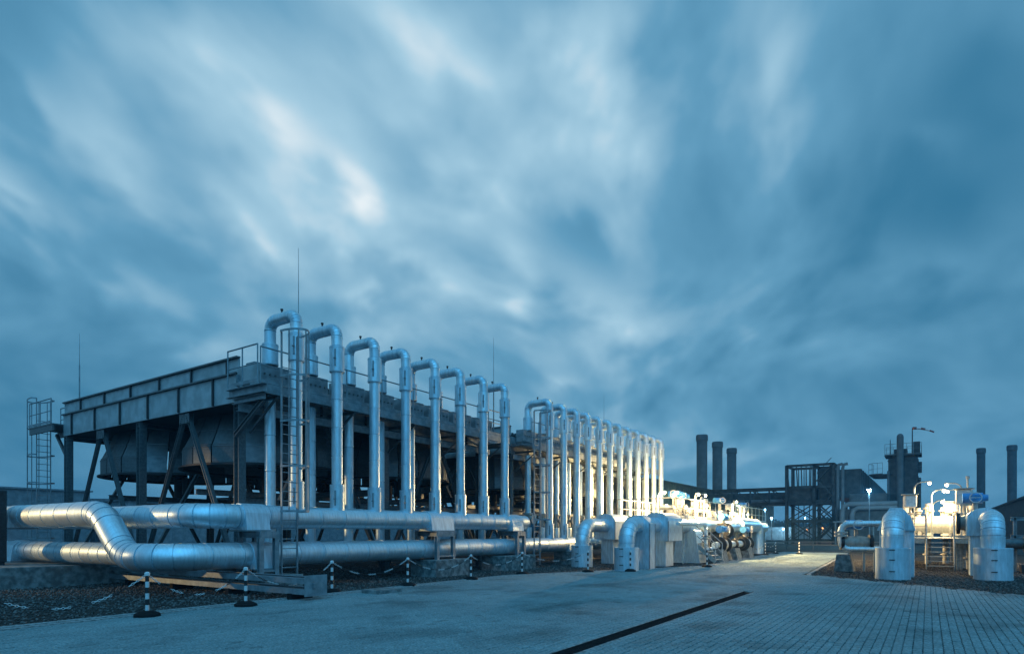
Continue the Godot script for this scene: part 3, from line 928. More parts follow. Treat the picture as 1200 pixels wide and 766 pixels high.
func coolers() -> void:
	var c1 := cooler("front air cooler bank with grey fascia on braced steel legs, nearest the camera", -11.6, 6.52, 2)
	var c2 := cooler("rear air cooler bank standing behind the twelve bright riser pipes", -27.1, 5.94, 3)
	walkway(c1, -11.4, -24.8)
	walkway(c2, -26.9, -45.1)
	# end of the front walkway: stacked channels, knee brace and railing
	part(c1, "walkway_end", MB.new().channel(Vector3(-18.4, 6.02, -11.35), Vector3(-16.45, 6.02, -11.35), 0.14, 0.26, Vector3.UP, -1.0), "galv")
	part(c1, "walkway_end", MB.new().channel(Vector3(-18.2, 5.78, -11.42), Vector3(-16.6, 5.78, -11.42), 0.1, 0.16, Vector3.UP, -1.0), "galv")
	part(c1, "knee_brace", MB.new().hbeam(Vector3(-18.2, 4.75, -11.5), Vector3(-16.75, 5.7, -11.5), 0.12, 0.14), "frame")
	part(c1, "header_end_plate", MB.new().box(Vector3(-17.6, 6.55, -11.55), Vector3(1.1, 0.62, 0.05), Basis(), 0.01), "fascia_b")
	railing(c1, [Vector3(-18.3, 6.2, -11.3), Vector3(-16.75, 6.2, -11.3)], 1.15, 0.8, "galv")
	# platform bridging the gap between the banks
	part(c2, "platform_deck", MB.new().span(Vector3(-22.5, 6.1, -24.9), Vector3(-18.3, 6.16, -26.95)), "frame")
	railing(c2, [Vector3(-18.25, 6.16, -24.95), Vector3(-18.25, 6.16, -26.9)], 1.2, 0.65, "galv")
	railing(c2, [Vector3(-22.5, 6.16, -24.95), Vector3(-22.5, 6.16, -26.9)], 1.2, 0.65, "galv")
	# risers
	var a := thing("riser_pipe", "silver riser pipe looping over at the near ladder, first of the front bank", "pipe", Vector3(-16.3, 0, -12.34), "riser pipes of the front bank")
	riser(a, 2.36, 0.9, false)
	for k in range(1, 8):
		vary(a, Vector3(-16.3, 0, -12.34 - k * 1.629), "silver riser pipe looping over the walkway, %s of the front bank's eight" % ORD[k])
	var b := thing("tall_riser_pipe", "silver riser pipe beside the second ladder, first of the rear bank's twelve", "pipe", Vector3(-16.3, 0, -27.88), "riser pipes of the rear bank")
	riser(b, 1.34, 0.78, true)
	for k in range(1, 12):
		vary(b, Vector3(-16.3, 0, -27.88 - k * 1.475), "lamplit silver riser pipe, %s of the rear bank's twelve counted from the ladder" % ORD[k])
	ladder("caged_ladder", "caged galvanised ladder in front of the nearest riser pipe", Vector3(-15.75, 0, -11.68), PI / 2, 0.45, 7.55, 2.3)
	ladder("caged_ladder", "caged galvanised ladder in the gap between the two cooler banks", Vector3(-15.75, 0, -25.75), PI / 2, 0.1, 7.5, 2.3)
	var l3 := ladder("caged_ladder", "caged ladder with small landing at the far left of the cooler", Vector3(-33.6, 0, -11.75), -PI / 2, 0.1, 7.75, 1.4, 0.45, 1.3)
	# its landing, in the ladder's own axes (local z points to world -X)
	part(l3, "landing_deck", MB.new().span(Vector3(-0.6, 6.28, -2.55), Vector3(0.6, 6.34, -0.1)), "frame")
	part(l3, "landing_beam", MB.new().span(Vector3(0.5, 6.02, -2.55), Vector3(0.58, 6.28, -0.1)).span(Vector3(-0.58, 6.02, -2.55), Vector3(-0.5, 6.28, -0.1)), "frame")
	railing(l3, [Vector3(0.6, 6.34, -2.5), Vector3(0.6, 6.34, -0.2)], 1.05, 1.0, "galv")
	railing(l3, [Vector3(-0.6, 6.34, -2.5), Vector3(-0.6, 6.34, -0.2)], 1.05, 1.0, "galv")
	part(l3, "knee_brace", MB.new().bar(Vector3(0, 4.9, -2.5), Vector3(0, 6.0, -1.4), 0.1, 0.12), "frame")
	# lightning rods
	rod("thin lightning rod rising behind the first riser loop", Vector3(-17.0, 6.2, -12.95), 10.9)
	rod("thin lightning rod at the far left end of the cooler fascia", Vector3(-30.3, 7.2, -11.9), 10.2)
	rod("thin lightning rod between the two cooler banks", Vector3(-17.3, 6.2, -24.3), 11.0)
	rod("thin lightning rod above the rear cooler bank", Vector3(-19.9, 7.0, -42.0), 11.9)

func vary(o: Node3D, at: Vector3, label: String) -> void:   # a copy with its own slight lean and its own mix of newer and duller sheets
	var c := copy(o, at + Vector3(0, 0, rng.randf_range(-0.035, 0.035)), label, rng.randf_range(-0.03, 0.03))
	c.rotation.x = rng.randf_range(-0.0025, 0.0025)
	for n in c.get_children():
		if String(n.name).begins_with("cladding_sheet") or String(n.name).begins_with("insulation_can"):
			n.material_override = M[["clad", "clad_b", "clad_c", "clad_b"][rng.randi() % 4]]

func rod(label: String, foot: Vector3, top: float) -> void:
	var t := thing("lightning_rod", label, "lightning rod", foot, "lightning rods")
	var h := top - foot.y
	part(t, "lower_tube", MB.new().cyl(Vector3.ZERO, Vector3.UP * h * 0.55, 0.03, 0.026, 8), "galv")
	part(t, "tip_rod", MB.new().cyl(Vector3.UP * h * 0.55, Vector3.UP * h, 0.014, 0.006, 6), "galv")

# ---------------------------------------------------------------- header pipes and their supports
func headers() -> void:
	var p := thing("header_pipe", "upper silver header pipe carrying the front row of riser pipes", "pipe", Vector3.ZERO, "large header pipes")
	lag(p, [Vector3(-34, 2.14, -9.25), Vector3(-16.3, 2.14, -9.25), Vector3(-16.3, 2.14, -25.4)], 0.345, 1.0, 0.95, 36)
	p = thing("header_pipe", "lower silver header pipe rising in an S bend at the left", "pipe", Vector3.ZERO, "large header pipes")
	lag(p, [Vector3(-34, 2.22, -8.2), Vector3(-19.4, 2.22, -8.2), Vector3(-18.05, 1.03, -8.2), Vector3(-16.3, 1.03, -8.2), Vector3(-16.3, 1.03, -46)], 0.36, 1.22, 0.95, 36)
	p = thing("header_pipe", "lower silver pipe passing under the S bend at the far left", "pipe", Vector3.ZERO, "large header pipes")
	lag(p, [Vector3(-34, 1.03, -9.0), Vector3(-18.2, 1.03, -9.0), Vector3(-18.2, 1.03, -24)], 0.335, 0.8, 0.62, 36)
	# pipe saddles: sheet collars round the pipe over a steel stool
	saddle("upper", Vector3(-16.3, 2.14, -10.75), 0.75, 0.0)
	saddle("frame", Vector3(-16.3, 2.14, -18.9), 1.35, 0.0)
	saddle("frame2", Vector3(-16.3, 2.14, -24.3), 0.9, 0.0)
	saddle("low", Vector3(-16.3, 1.03, -30.0), 1.3, 0.0)
	saddle("low2", Vector3(-16.3, 1.03, -11.0), 0.7, 0.0)
	saddle("left_up", Vector3(-25.45, 2.22, -8.2), 0.55, PI / 2)
	saddle("left_low", Vector3(-27.7, 1.03, -9.0), 0.6, PI / 2)
	# steel frames under the upper header and plinths under them
	support_frame("blue grey steel pipe stool standing on the pale concrete plinth", -18.9, 1.15)
	support_frame("steel pipe stool just left of the second ladder", -24.35, 0.7)
	support_frame("steel pipe stool beside the near ladder", -11.0, 0.6)
	plinth("pale concrete plinth under the pipe stool behind the chain posts", Vector3(-16.2, 0, -19.1), Vector3(1.3, 0.62, 2.1))
	plinth("dark concrete plinth left of the second ladder", Vector3(-16.2, 0, -24.0), Vector3(1.3, 0.62, 2.6))
	plinth("low concrete plinth at the foot of the near ladder", Vector3(-16.1, 0, -11.3), Vector3(1.3, 0.45, 1.3))
	plinth("dark concrete plinth under the lower header left of the first grey can", Vector3(-16.3, 0, -30.0), Vector3(1.1, 0.66, 1.5))
	plinth("long concrete base under the pipes at the left edge", Vector3(-29.3, 0, -9.3), Vector3(12.6, 0.62, 5.2))
	var pn := thing("switch_cabinet", "dark steel cabinet cut off by the left edge", "cabinet", Vector3(-25.22, 0.62, -7.42))
	part(pn, "housing", MB.new().span(Vector3(-0.5, 0.1, -0.25), Vector3(0.42, 2.42, 0.25), 0.02), "dark")
	part(pn, "door", MB.new().span(Vector3(-0.44, 0.16, 0.252), Vector3(0.36, 2.34, 0.275), 0.01), "dark")
	part(pn, "door_handle", MB.new().span(Vector3(0.24, 1.2, 0.277), Vector3(0.28, 1.36, 0.31), 0.005), "galv")
	part(pn, "foot_frame", MB.new().span(Vector3(-0.46, 0, -0.2), Vector3(0.38, 0.1, 0.2)), "black")

func saddle(_w: String, c: Vector3, l: float, turn: float) -> void:
	var names := {"upper": "silver sheet collar on the upper header beside the near ladder", "frame": "silver sheet collar on the upper header above the pale plinth", "frame2": "silver sheet collar near the end of the upper header", "low": "silver sheet collar on the lower header left of the first grey can", "low2": "silver sheet collar on the lower header beside the near ladder", "left_up": "blue sheet collar on the upper pipe at the far left", "left_low": "blue sheet collar on the lower pipe at the far left"}
	var t := thing("pipe_collar", names[_w], "pipe support", c, "pipe collars", turn)
	# outline across the pipe: round over the top, straight flared skirts below
	var r := 0.376
	var prof := []
	for j in 13:
		var a := PI * j / 12.0
		prof.append(Vector2(cos(a) * r, sin(a) * r))
	prof.append(Vector2(-0.43, -0.38))
	prof.append(Vector2(0.43, -0.38))
	part(t, "collar", MB.new().prism(prof, Vector3(0, 0, -l * 0.5), Vector3.RIGHT, Vector3.UP, Vector3(0, 0, l)), "clad_b")
	var foot := MB.new()
	foot.span(Vector3(-0.45, -0.425, -l * 0.5 - 0.02), Vector3(0.45, -0.382, l * 0.5 + 0.02), 0.008)
	part(t, "foot_plate", foot, "galv")

func support_frame(label: String, z: float, l: float) -> void:
	var low := 0.62 if z < -15.0 else 0.45
	var t := thing("pipe_stool", label, "pipe support", Vector3(-16.3, low, z), "steel pipe stools")
	var h := 1.72 - low
	for sx in [-1.0, 1.0]:
		for sz in [-1.0, 1.0]:
			part(t, "post", MB.new().hbeam(Vector3(sx * 0.5, 0, sz * l * 0.42), Vector3(sx * 0.5, h - 0.2, sz * l * 0.42), 0.14, 0.14, Vector3.RIGHT), "galv")
		var top := MB.new().channel(Vector3(sx * 0.5, h - 0.1, -l * 0.5), Vector3(sx * 0.5, h - 0.1, l * 0.5), 0.14, 0.2, Vector3.UP, -sx)
		for k in 4: top.box(Vector3(sx * 0.53, h - 0.1, -l * 0.45 + k * l * 0.3), Vector3(0.09, 0.17, 0.012))
		part(t, "top_beam", top, "galv")
	for sz in [-1.0, 1.0]:
		part(t, "cross_beam", MB.new().hbeam(Vector3(-0.5, h - 0.11, sz * l * 0.3), Vector3(0.5, h - 0.11, sz * l * 0.3), 0.12, 0.16), "galv")
	part(t, "tie_bar", MB.new().span(Vector3(0.46, 0.1, -l * 0.4), Vector3(0.56, 0.16, l * 0.4)), "galv")

func plinth(label: String, at: Vector3, s: Vector3) -> void:
	var t := thing("concrete_plinth", label, "plinth", at, "concrete plinths")
	part(t, "block", MB.new().box(Vector3(0, s.y * 0.5 - 0.05, 0), Vector3(s.x, s.y + 0.1, s.z), Basis(), 0.02), "concrete")

# ---------------------------------------------------------------- yard objects
func yard() -> void:
	var spots := [[Vector3(-13.1, 0, -6.35), "beside the near gravel, nearest the camera"], [Vector3(-13.05, 0, -8.5), "in front of the long steel beams"], [Vector3(-13.95, 0, -11.75), "behind the end of the steel beams"], [Vector3(-13.65, 0, -14.5), "left of the pale concrete plinth"], [Vector3(-13.6, 0, -17.7), "right of the pale concrete plinth"], [Vector3(-13.55, 0, -21.0), "left of the second ladder's foot"], [Vector3(-12.0, 0, -23.75), "in front of the first grey insulation can"], [Vector3(-10.65, 0, -25.1), "in front of the second grey insulation can"], [Vector3(-8.9, 0, -30.3), "beside the small bent pipe and stair"], [Vector3(-9.9, 0, -43.4), "beside the last blue valve"], [Vector3(-9.95, 0, -48.4), "at the foot of the far pipe elbow"], [Vector3(-9.85, 0, -51.6), "just right of the far pipe elbow"], [Vector3(-8.2, 0, -51.9), "alone at the far end of the lit paving"]]
	var first := thing("chain_post", "black and white striped chain post " + spots[0][1], "post", spots[0][0], "striped chain posts")
	part(first, "rubber_base", MB.new().lathe(Vector3.ZERO, [Vector2(0.26, 0), Vector2(0.25, 0.05), Vector2(0.15, 0.10), Vector2(0.06, 0.115), Vector2(0.0, 0.115)], 8), "rubber")
	for k in 6: part(first, "white_band" if k % 2 == 0 else "black_band", MB.new().cyl(Vector3.UP * (0.11 + k * 0.118), Vector3.UP * (0.11 + (k + 1) * 0.118), 0.037, 0.037, 14), "post_white" if k % 2 == 0 else "black")
	part(first, "cap", MB.new().lathe(Vector3.UP * 0.818, [Vector2(0.052, 0), Vector2(0.052, 0.05), Vector2(0.03, 0.075), Vector2(0.0, 0.08)], 14), "post_white")
	for k in range(1, spots.size()): copy(first, spots[k][0], "black and white striped chain post " + spots[k][1])
	var links := [[0, 1, 0.5, "plastic chain between the two nearest striped posts"], [1, 2, 0.5, "plastic chain hanging across the front of the steel beams"], [2, 3, 0.42, "plastic chain from the beam end to the post left of the plinth"], [3, 4, 0.42, "plastic chain hanging in front of the pale plinth"], [4, 5, 0.4, "plastic chain between the pale plinth and the second ladder"], [5, 6, 0.35, "plastic chain between the second ladder and the first grey can"], [9, 10, 0.35, "plastic chain beside the last blue valve"], [10, 11, 0.3, "short plastic chain at the foot of the far pipe elbow"]]
	chain(Vector3(-13.2, 0.85, -3.4), Vector3(-13.1, 0.85, -6.35), 0.55, "plastic chain sagging leftward from the nearest striped post")
	for l in links:
		chain(spots[l[0]][0] + Vector3.UP * 0.85, spots[l[1]][0] + Vector3.UP * 0.85, l[2], l[3])
	# pair of long galvanised beams lying on blocks
	var t := thing("steel_beam_stack", "pair of long pale steel channels on low blocks with end plate", "steel beams", Vector3(-12.75, 0, -10.1))
	for k in 2:
		part(t, "channel_beam", MB.new().channel(Vector3(-10.5, 0.21 + k * 0.27, 0.12), Vector3(-0.02, 0.21 + k * 0.27, 0.12), 0.12, 0.14, Vector3.UP, 1.0), "galv")
		part(t, "channel_beam", MB.new().channel(Vector3(-10.5, 0.21 + k * 0.27, -0.36), Vector3(-0.02, 0.21 + k * 0.27, -0.36), 0.12, 0.14, Vector3.UP, -1.0), "galv")
	part(t, "end_plate", MB.new().span(Vector3(0.0, 0.1, -0.46), Vector3(0.03, 0.62, 0.22), 0.004).span(Vector3(0.03, 0.3, -0.1), Vector3(0.08, 0.42, 0.0)), "galv")
	for x in [-9.0, -6.2, -3.3, -0.6]: part(t, "block", MB.new().span(Vector3(x - 0.08, -0.05, -0.45), Vector3(x + 0.08, 0.15, 0.22), 0.006), "rubber")
	var k2 := thing("clamp_block", "small silver clamp box on top of the steel beams", "fitting", Vector3(-17.6, 0.55, -10.2))
	part(k2, "box", MB.new().span(Vector3(-0.16, 0.02, -0.12), Vector3(0.16, 0.22, 0.12), 0.02), "clad_c")
	part(k2, "flange", MB.new().span(Vector3(-0.22, 0.0, -0.16), Vector3(0.22, 0.03, 0.16), 0.006), "galv")
	var sl := thing("ground_slab", "small square cover slab by the end of the steel beams", "slab", Vector3(-12.75, 0, -12.5))
	part(sl, "slab", MB.new().span(Vector3(-0.35, -0.06, -0.45), Vector3(0.35, 0.1, 0.45), 0.015), "concrete")
	# flood lamp on a mast behind and left of the camera: its warm light strikes the left pipes
	flood("floodlight mast standing far left beyond the pipes", Vector3(-36, 0, 5.5), 5.2, 420.0)

func chain(a: Vector3, b: Vector3, sag: float, label: String) -> void:
	var t := thing("barrier_chain", label, "chain", a, "plastic barrier chains")
	var n := 60
	var pts := []
	for k in n + 1:
		var f := float(k) / n
		pts.append((b - a) * f - Vector3.UP * sag * 4.0 * f * (1.0 - f))
	var runs := 9
	for q in runs:
		var m := MB.new()
		var i0 := roundi(float(q) * n / runs)
		var i1 := roundi(float(q + 1) * n / runs)
		for i in range(i0, i1):
			var p: Vector3 = pts[i]
			var d: Vector3 = pts[i + 1] - p
			var fr := MB.frame(d)
			if i % 2 == 0: fr = fr * Basis(Vector3.BACK, PI / 2)
			var loop := []
			var hl := d.length() * 0.62
			for e in 8:
				var an := TAU * e / 8
				loop.append(p + d * 0.5 + fr.z * (cos(an) * hl) + fr.x * (sin(an) * 0.018))
			m.tube(loop, 0.006, 4, true)
		part(t, "white_links" if q % 2 == 0 else "black_links", m, "post_white" if q % 2 == 0 else "black")

func flood(label: String, at: Vector3, h: float, e: float) -> void:
	var t := thing("floodlight_mast", label, "lamp", at)
	part(t, "mast", MB.new().cyl(Vector3.ZERO, Vector3.UP * h, 0.08, 0.05, 12), "galv")
	part(t, "base_plate", MB.new().box(Vector3(0, 0.02, 0), Vector3(0.4, 0.04, 0.4)), "galv")
	part(t, "lamp_head", MB.new().box(Vector3(0, h + 0.05, -0.1), Vector3(0.42, 0.28, 0.22), Basis(Vector3.RIGHT, 0.25), 0.02), "dark")
	part(t, "lamp_glass", MB.new().box(Vector3(0, h + 0.02, -0.225), Vector3(0.34, 0.2, 0.02), Basis(Vector3.RIGHT, 0.25)), "lamp_warm")
	var s := SpotLight3D.new()
	s.name = "flood_light"
	s.light_color = LAMP_WARM
	s.light_energy = e
	s.light_size = 0.2
	s.spot_range = 80.0
	s.spot_angle = 12.0
	s.spot_attenuation = 2.0
	s.shadow_enabled = true
	t.add_child(s)
	s.position = Vector3(0, h, -0.28)
	s.look_at_from_position(at + s.position, Vector3(-22.3, 1.2, -8.6), Vector3.UP)

# gooseneck lamp: post with a bent arm and a bulb in a shade
func goose(label: String, at: Vector3, h: float, reach: Vector3, e: float, angle := 83.0) -> void:
	var t := thing("gooseneck_lamp", label, "lamp", at, "lit lamps of the valve stations")
	var pts := [Vector3.ZERO, Vector3.UP * (h - 0.35)]
	var rx := reach.normalized()
	for j in range(1, 6):
		var a := PI * 0.5 * j / 5.0
		pts.append(Vector3.UP * (h - 0.35 + sin(a) * 0.35) + rx * (0.35 - cos(a) * 0.35))
	pts.append(Vector3.UP * h + reach)
	part(t, "post", MB.new().tube(pts, 0.03, 10), "galv")
	var tip := Vector3.UP * h + reach
	part(t, "shade", MB.new().lathe(tip + Vector3.DOWN * 0.02, [Vector2(0.0, 0.08), Vector2(0.05, 0.075), Vector2(0.11, 0.0), Vector2(0.1, 0.0), Vector2(0.045, 0.065)], 16), "galv")
	var m := SphereMesh.new()
	m.radius = 0.065; m.height = 0.13; m.radial_segments = 16; m.rings = 8
	pm(t, "bulb", m, "lamp_warm", Transform3D(Basis(), tip + Vector3.DOWN * 0.09))
	if angle > 0.0: down(t, tip + Vector3.DOWN * 0.18, LAMP_WARM, e, angle)
	else: omni(t, tip + Vector3.DOWN * 0.09, LAMP_WARM, e, 0.1)

# ball valve with a blue actuator
func valve(label: String, at: Vector3, turn: float, r: float, act_h: float) -> void:
	var t := thing("actuated_valve", label, "valve", at, "valves with blue actuators", turn)
	t.scale = Vector3.ONE * 1.25
	part(t, "valve_body", MB.new().lathe(Vector3.ZERO, [Vector2(r * 0.8, -0.4), Vector2(r, -0.25), Vector2(r * 1.1, 0), Vector2(r, 0.25), Vector2(r * 0.8, 0.4)], 20, Basis(Vector3.BACK, PI / 2)), "cream")
	for s in [-1.0, 1.0]: part(t, "flange", MB.new().cyl(Vector3(s * 0.4, 0, 0), Vector3(s * 0.5, 0, 0), r * 1.35, r * 1.35, 20), "dark")
	part(t, "stem", MB.new().cyl(Vector3.ZERO, Vector3(0, act_h, 0), r * 0.32, r * 0.28, 12), "cream")
	var ac := part(t, "actuator", MB.new().cyl(Vector3(-0.34, act_h + 0.1, 0), Vector3(0.2, act_h + 0.1, 0), 0.17, 0.17, 18).box(Vector3(0.0, act_h + 0.1, 0.1), Vector3(0.26, 0.26, 0.34), Basis(), 0.04).cyl(Vector3(0.2, act_h + 0.1, 0), Vector3(0.34, act_h + 0.1, 0), 0.12, 0.1, 16), "blue")
	part(ac, "handwheel", MB.new().tube(range(16).map(func(q): return Vector3(cos(TAU * q / 16) * 0.16, act_h + 0.1 + sin(TAU * q / 16) * 0.16, 0.36)), 0.016, 6, true).cyl(Vector3(0, act_h + 0.1, 0.25), Vector3(0, act_h + 0.1, 0.37), 0.02, 0.02, 8).bar(Vector3(-0.16, act_h + 0.1, 0.36), Vector3(0.16, act_h + 0.1, 0.36), 0.02, 0.02), "white")

func arch_box(t: Node, called: String, x0: float, x1: float, y0: float, y1: float, z0: float, z1: float, m: String, arch := true) -> void:
	var w := x1 - x0
	var poly := [Vector2(x0, y0), Vector2(x1, y0)]
	if arch:
		for j in 11:
			var a := PI * j / 10.0
			poly.append(Vector2((x0 + x1) * 0.5 + cos(a) * w * 0.5, y1 - w * 0.34 + sin(a) * w * 0.34))
	else:
		poly.append_array([Vector2(x1, y1 - w * 0.32), Vector2(x1 - w * 0.36, y1), Vector2(x0 + w * 0.3, y1), Vector2(x0, y1 - w * 0.1)])
	part(t, called, MB.new().prism(poly, Vector3(0, 0, z0), Vector3.RIGHT, Vector3.UP, Vector3(0, 0, z1 - z0)), m)
	# folded edge strips on the two ends
	part(t, "edge_trim", MB.new().span(Vector3(x1 - 0.03, y0, z0 + 0.004), Vector3(x1 + 0.012, y1 - w * 0.36, z0 - 0.05)).span(Vector3(x1 - 0.03, y0, z1 + 0.05), Vector3(x1 + 0.012, y1 - w * 0.36, z1 - 0.004)), "galv")

# insulated pipe that rises from a ground can and bends away along -Z
func stub(label: String, x: float, z: float, z_end: float, can_r: float, can_h: float, r: float, y: float, R: float) -> void:
	var t := thing("insulated_pipe", label, "pipe", Vector3(x, 0, z), "insulated pipes rising from ground cans")
	var c := can(t, Vector3(0, -0.03, 0), Vector3(0, can_h, 0), can_r, "clad_b", 36)
	part(c, "seam_strip", MB.new().box(Vector3(0, can_h * 0.5, can_r + 0.004), Vector3(0.05, can_h - 0.12, 0.014)), "clad")
	for hh in [0.25, 0.62, 0.94]: part(c, "latch", MB.new().box(Vector3(0.0, can_h * hh, can_r + 0.02), Vector3(0.18, 0.03, 0.03), Basis(), 0.006), "dark")
	lag(t, [Vector3(0, can_h, 0), Vector3(0, y, 0), Vector3(0, y, z_end - z)], r, R, 0.8, 32)

func stairs(label: String, foot: Vector3, dir: Vector3, width: float, rise: float, n: int) -> void:
	var t := thing("stair", label, "stair", foot, "steel stairs")
	var d := dir.normalized()
	var s := d.cross(Vector3.UP)
	var go := 0.24
	for k in n:
		part(t, "tread", MB.new().box(d * (go * (k + 0.5)) + Vector3.UP * rise * (k + 1) / n, Vector3(width, 0.035, 0.22), MB.frame(d), 0.004), "cream")
	for q in [-1.0, 1.0]:
		var o: Vector3 = s * q * (width * 0.5 + 0.03)
		part(t, "stringer", MB.new().bar(o + Vector3.UP * 0.1, o + d * go * n + Vector3.UP * rise, 0.03, 0.22), "cream")
		var a := o + Vector3.UP * 0.08
		var b := o + d * go * n + Vector3.UP * rise
		part(t, "handrail", MB.new().tube([a, a + Vector3.UP * 1.0, b + Vector3.UP * 1.05, b + d * 0.3 + Vector3.UP * 1.05], 0.026, 8), "cream")
		part(t, "mid_rail", MB.new().tube([a + Vector3.UP * 0.5, b + Vector3.UP * 0.55], 0.018, 8), "cream")
		part(t, "rail_post", MB.new().cyl(b, b + Vector3.UP * 1.05, 0.024, 0.024, 8), "cream")

func skid_left() -> void:
	stub("silver pipe bending out of the first grey can, left of its twin", -14.27, -27.6, -45.0, 0.53, 1.03, 0.35, 2.03, 0.85)
	stub("silver pipe bending out of the second grey can, nearer the paving", -11.09, -25.7, -53.5, 0.54, 1.02, 0.35, 2.03, 0.85)
	var h := thing("cladding_hood", "arched pale sheet hood over the first bent pipe", "pipe hood", Vector3(-14.27, 0, 0), "sheet metal pipe hoods")
	arch_box(h, "hood", -0.6, 0.6, 1.3, 2.66, -30.2, -32.4, "clad_b")
	part(h, "leg_casing", MB.new().span(Vector3(-0.35, 0, -30.5), Vector3(0.35, 1.3, -32.0), 0.01), "clad_b")
	h = thing("cladding_hood", "tall narrow sheet casing right behind the second bent pipe", "pipe hood", Vector3(-11.09, 0, 0), "sheet metal pipe hoods")
	arch_box(h, "hood", -0.55, 0.55, 0.0, 2.46, -27.05, -27.75, "clad_b", false)
	h = thing("cladding_hood", "arched pale sheet hood further along the second bent pipe", "pipe hood", Vector3(-11.09, 0, 0), "sheet metal pipe hoods")
	arch_box(h, "hood", -0.62, 0.62, 1.25, 2.66, -29.3, -31.4, "clad_b")
	part(h, "leg_casing", MB.new().span(Vector3(-0.4, 0, -29.5), Vector3(0.42, 1.25, -30.6), 0.01), "clad_b")
	# tapered sheet casing and its leaning prop
	h = thing("tapered_casing", "tapered pale casing beside the steel stair", "casing", Vector3(-11.0, 0, -33.6))
	var q := MB.new()
	q.prism([Vector2(-0.75, 0), Vector2(0.75, 0), Vector2(0.5, 1.75), Vector2(0.1, 1.95), Vector2(-0.5, 1.75)], Vector3.ZERO, Vector3.RIGHT, Vector3.UP, Vector3(0, 0, -1.3))
	part(h, "casing", q, "clad_c")
	part(h, "prop", MB.new().bar(Vector3(0.1, 0, 0.8), Vector3(-0.1, 1.7, 0.06), 0.1, 0.1), "cream")
	stairs("pale steel stair dropping to the paving at the left valve station", Vector3(-9.35, 0, -34.0), Vector3(-1, 0, -0.15), 0.8, 1.9, 9)
	# slim bypass pipe
	var p := thing("bypass_pipe", "slim silver pipe bending down beside the stair", "pipe", Vector3.ZERO)
	lag(p, [Vector3(-10.1, 2.1, -29.6), Vector3(-10.1, 2.1, -34.2), Vector3(-10.1, 0.75, -34.2), Vector3(-10.1, 0.75, -36.0)], 0.1, 0.3, 0.9, 18, ["clad", "clad_c"])
	part(p, "flange", MB.new().cyl(Vector3(-10.1, 1.28, -34.2), Vector3(-10.1, 1.36, -34.2), 0.24, 0.24, 18).cyl(Vector3(-10.1, 1.42, -34.2), Vector3(-10.1, 1.5, -34.2), 0.24, 0.24, 18), "galv")
	# low valve line on tapered blocks
	p = thing("valve_line", "low pale pipe line joining the blue valves on blocks", "pipe", Vector3.ZERO)
	lag(p, [Vector3(-9.9, 0.95, -35.2), Vector3(-9.9, 0.95, -43.8), Vector3(-11.1, 0.95, -43.8)], 0.2, 0.4, 0.7, 20, ["cream", "clad_c"], "pipe_section")
	for k in 5: part(p, "gasket_ring", MB.new().cyl(Vector3(-9.9, 0.95, -35.6 - k * 1.75), Vector3(-9.9, 0.95, -35.72 - k * 1.75), 0.33, 0.33, 22), "black")
	for k in 3:
		var t := thing("tapered_block", "tapered concrete block, %s under the low valve line from the stair" % ORD[k], "block", Vector3(-9.9, 0, -35.2 - k * 3.1), "tapered concrete blocks")
		part(t, "block", MB.new().prism([Vector2(-0.55, 0), Vector2(0.5, 0), Vector2(0.32, 0.72), Vector2(-0.32, 0.72)], Vector3.ZERO, Vector3.RIGHT, Vector3.UP, Vector3(0, 0, -1.1)), "concrete")
	valve("blue actuated valve on the low line next to the stair", Vector3(-9.9, 0.95, -36.5), PI / 2, 0.28, 0.62)
	valve("blue actuated valve at the far end of the low line", Vector3(-9.9, 0.95, -42.0), PI / 2, 0.28, 0.62)
	valve("blue actuated valve standing higher above the low line", Vector3(-10.6, 1.75, -39.5), PI / 2, 0.3, 0.6)
	# far elbow of the main line going to ground
	p = thing("elbow_pipe", "thick pale pipe turning down to the ground at the station's far end", "pipe", Vector3.ZERO)
	lag(p, [Vector3(-11.09, 2.2, -45.0), Vector3(-11.09, 2.2, -51.0), Vector3(-11.09, 0.0, -51.0)], 0.47, 0.75, 0.9, 28, ["clad_c", "clad"])
	# raised platform behind, with railing, boxes, actuators
	var d := thing("valve_platform", "raised lamplit platform with pale railings above the left valve station", "platform", Vector3.ZERO, "valve platforms")
	part(d, "deck", MB.new().span(Vector3(-15.4, 2.46, -34.2), Vector3(-11.7, 2.52, -57.5)), "galv")
	part(d, "deck_beam", MB.new().channel(Vector3(-11.68, 2.36, -34.2), Vector3(-11.68, 2.36, -57.5), 0.1, 0.24), "cream")
	part(d, "deck_beam", MB.new().channel(Vector3(-15.4, 2.36, -34.18), Vector3(-11.7, 2.36, -34.18), 0.1, 0.24), "cream")
	for k in 8:
		for x in [-15.2, -11.85]: part(d, "platform_leg", MB.new().hbeam(Vector3(x, 0, -34.4 - k * 3.25), Vector3(x, 2.46, -34.4 - k * 3.25), 0.14, 0.14, Vector3.RIGHT), "cream")
	railing(d, [Vector3(-15.35, 2.52, -34.25), Vector3(-11.75, 2.52, -34.25), Vector3(-11.75, 2.52, -57.4)], 1.1, 1.3, "cream")
	railing(d, [Vector3(-15.35, 2.52, -34.25), Vector3(-15.35, 2.52, -57.4)], 1.1, 1.3, "cream")
	var boxes := [[-12.6, -37.2, 0.45, 0.5, "left"], [-12.3, -41.2, 0.5, 0.6, "centre"], [-13.6, -43.4, 0.4, 0.55, "middle"], [-12.4, -47.8, 0.5, 0.55, "inner"], [-12.3, -51.6, 0.5, 0.6, "outer"]]
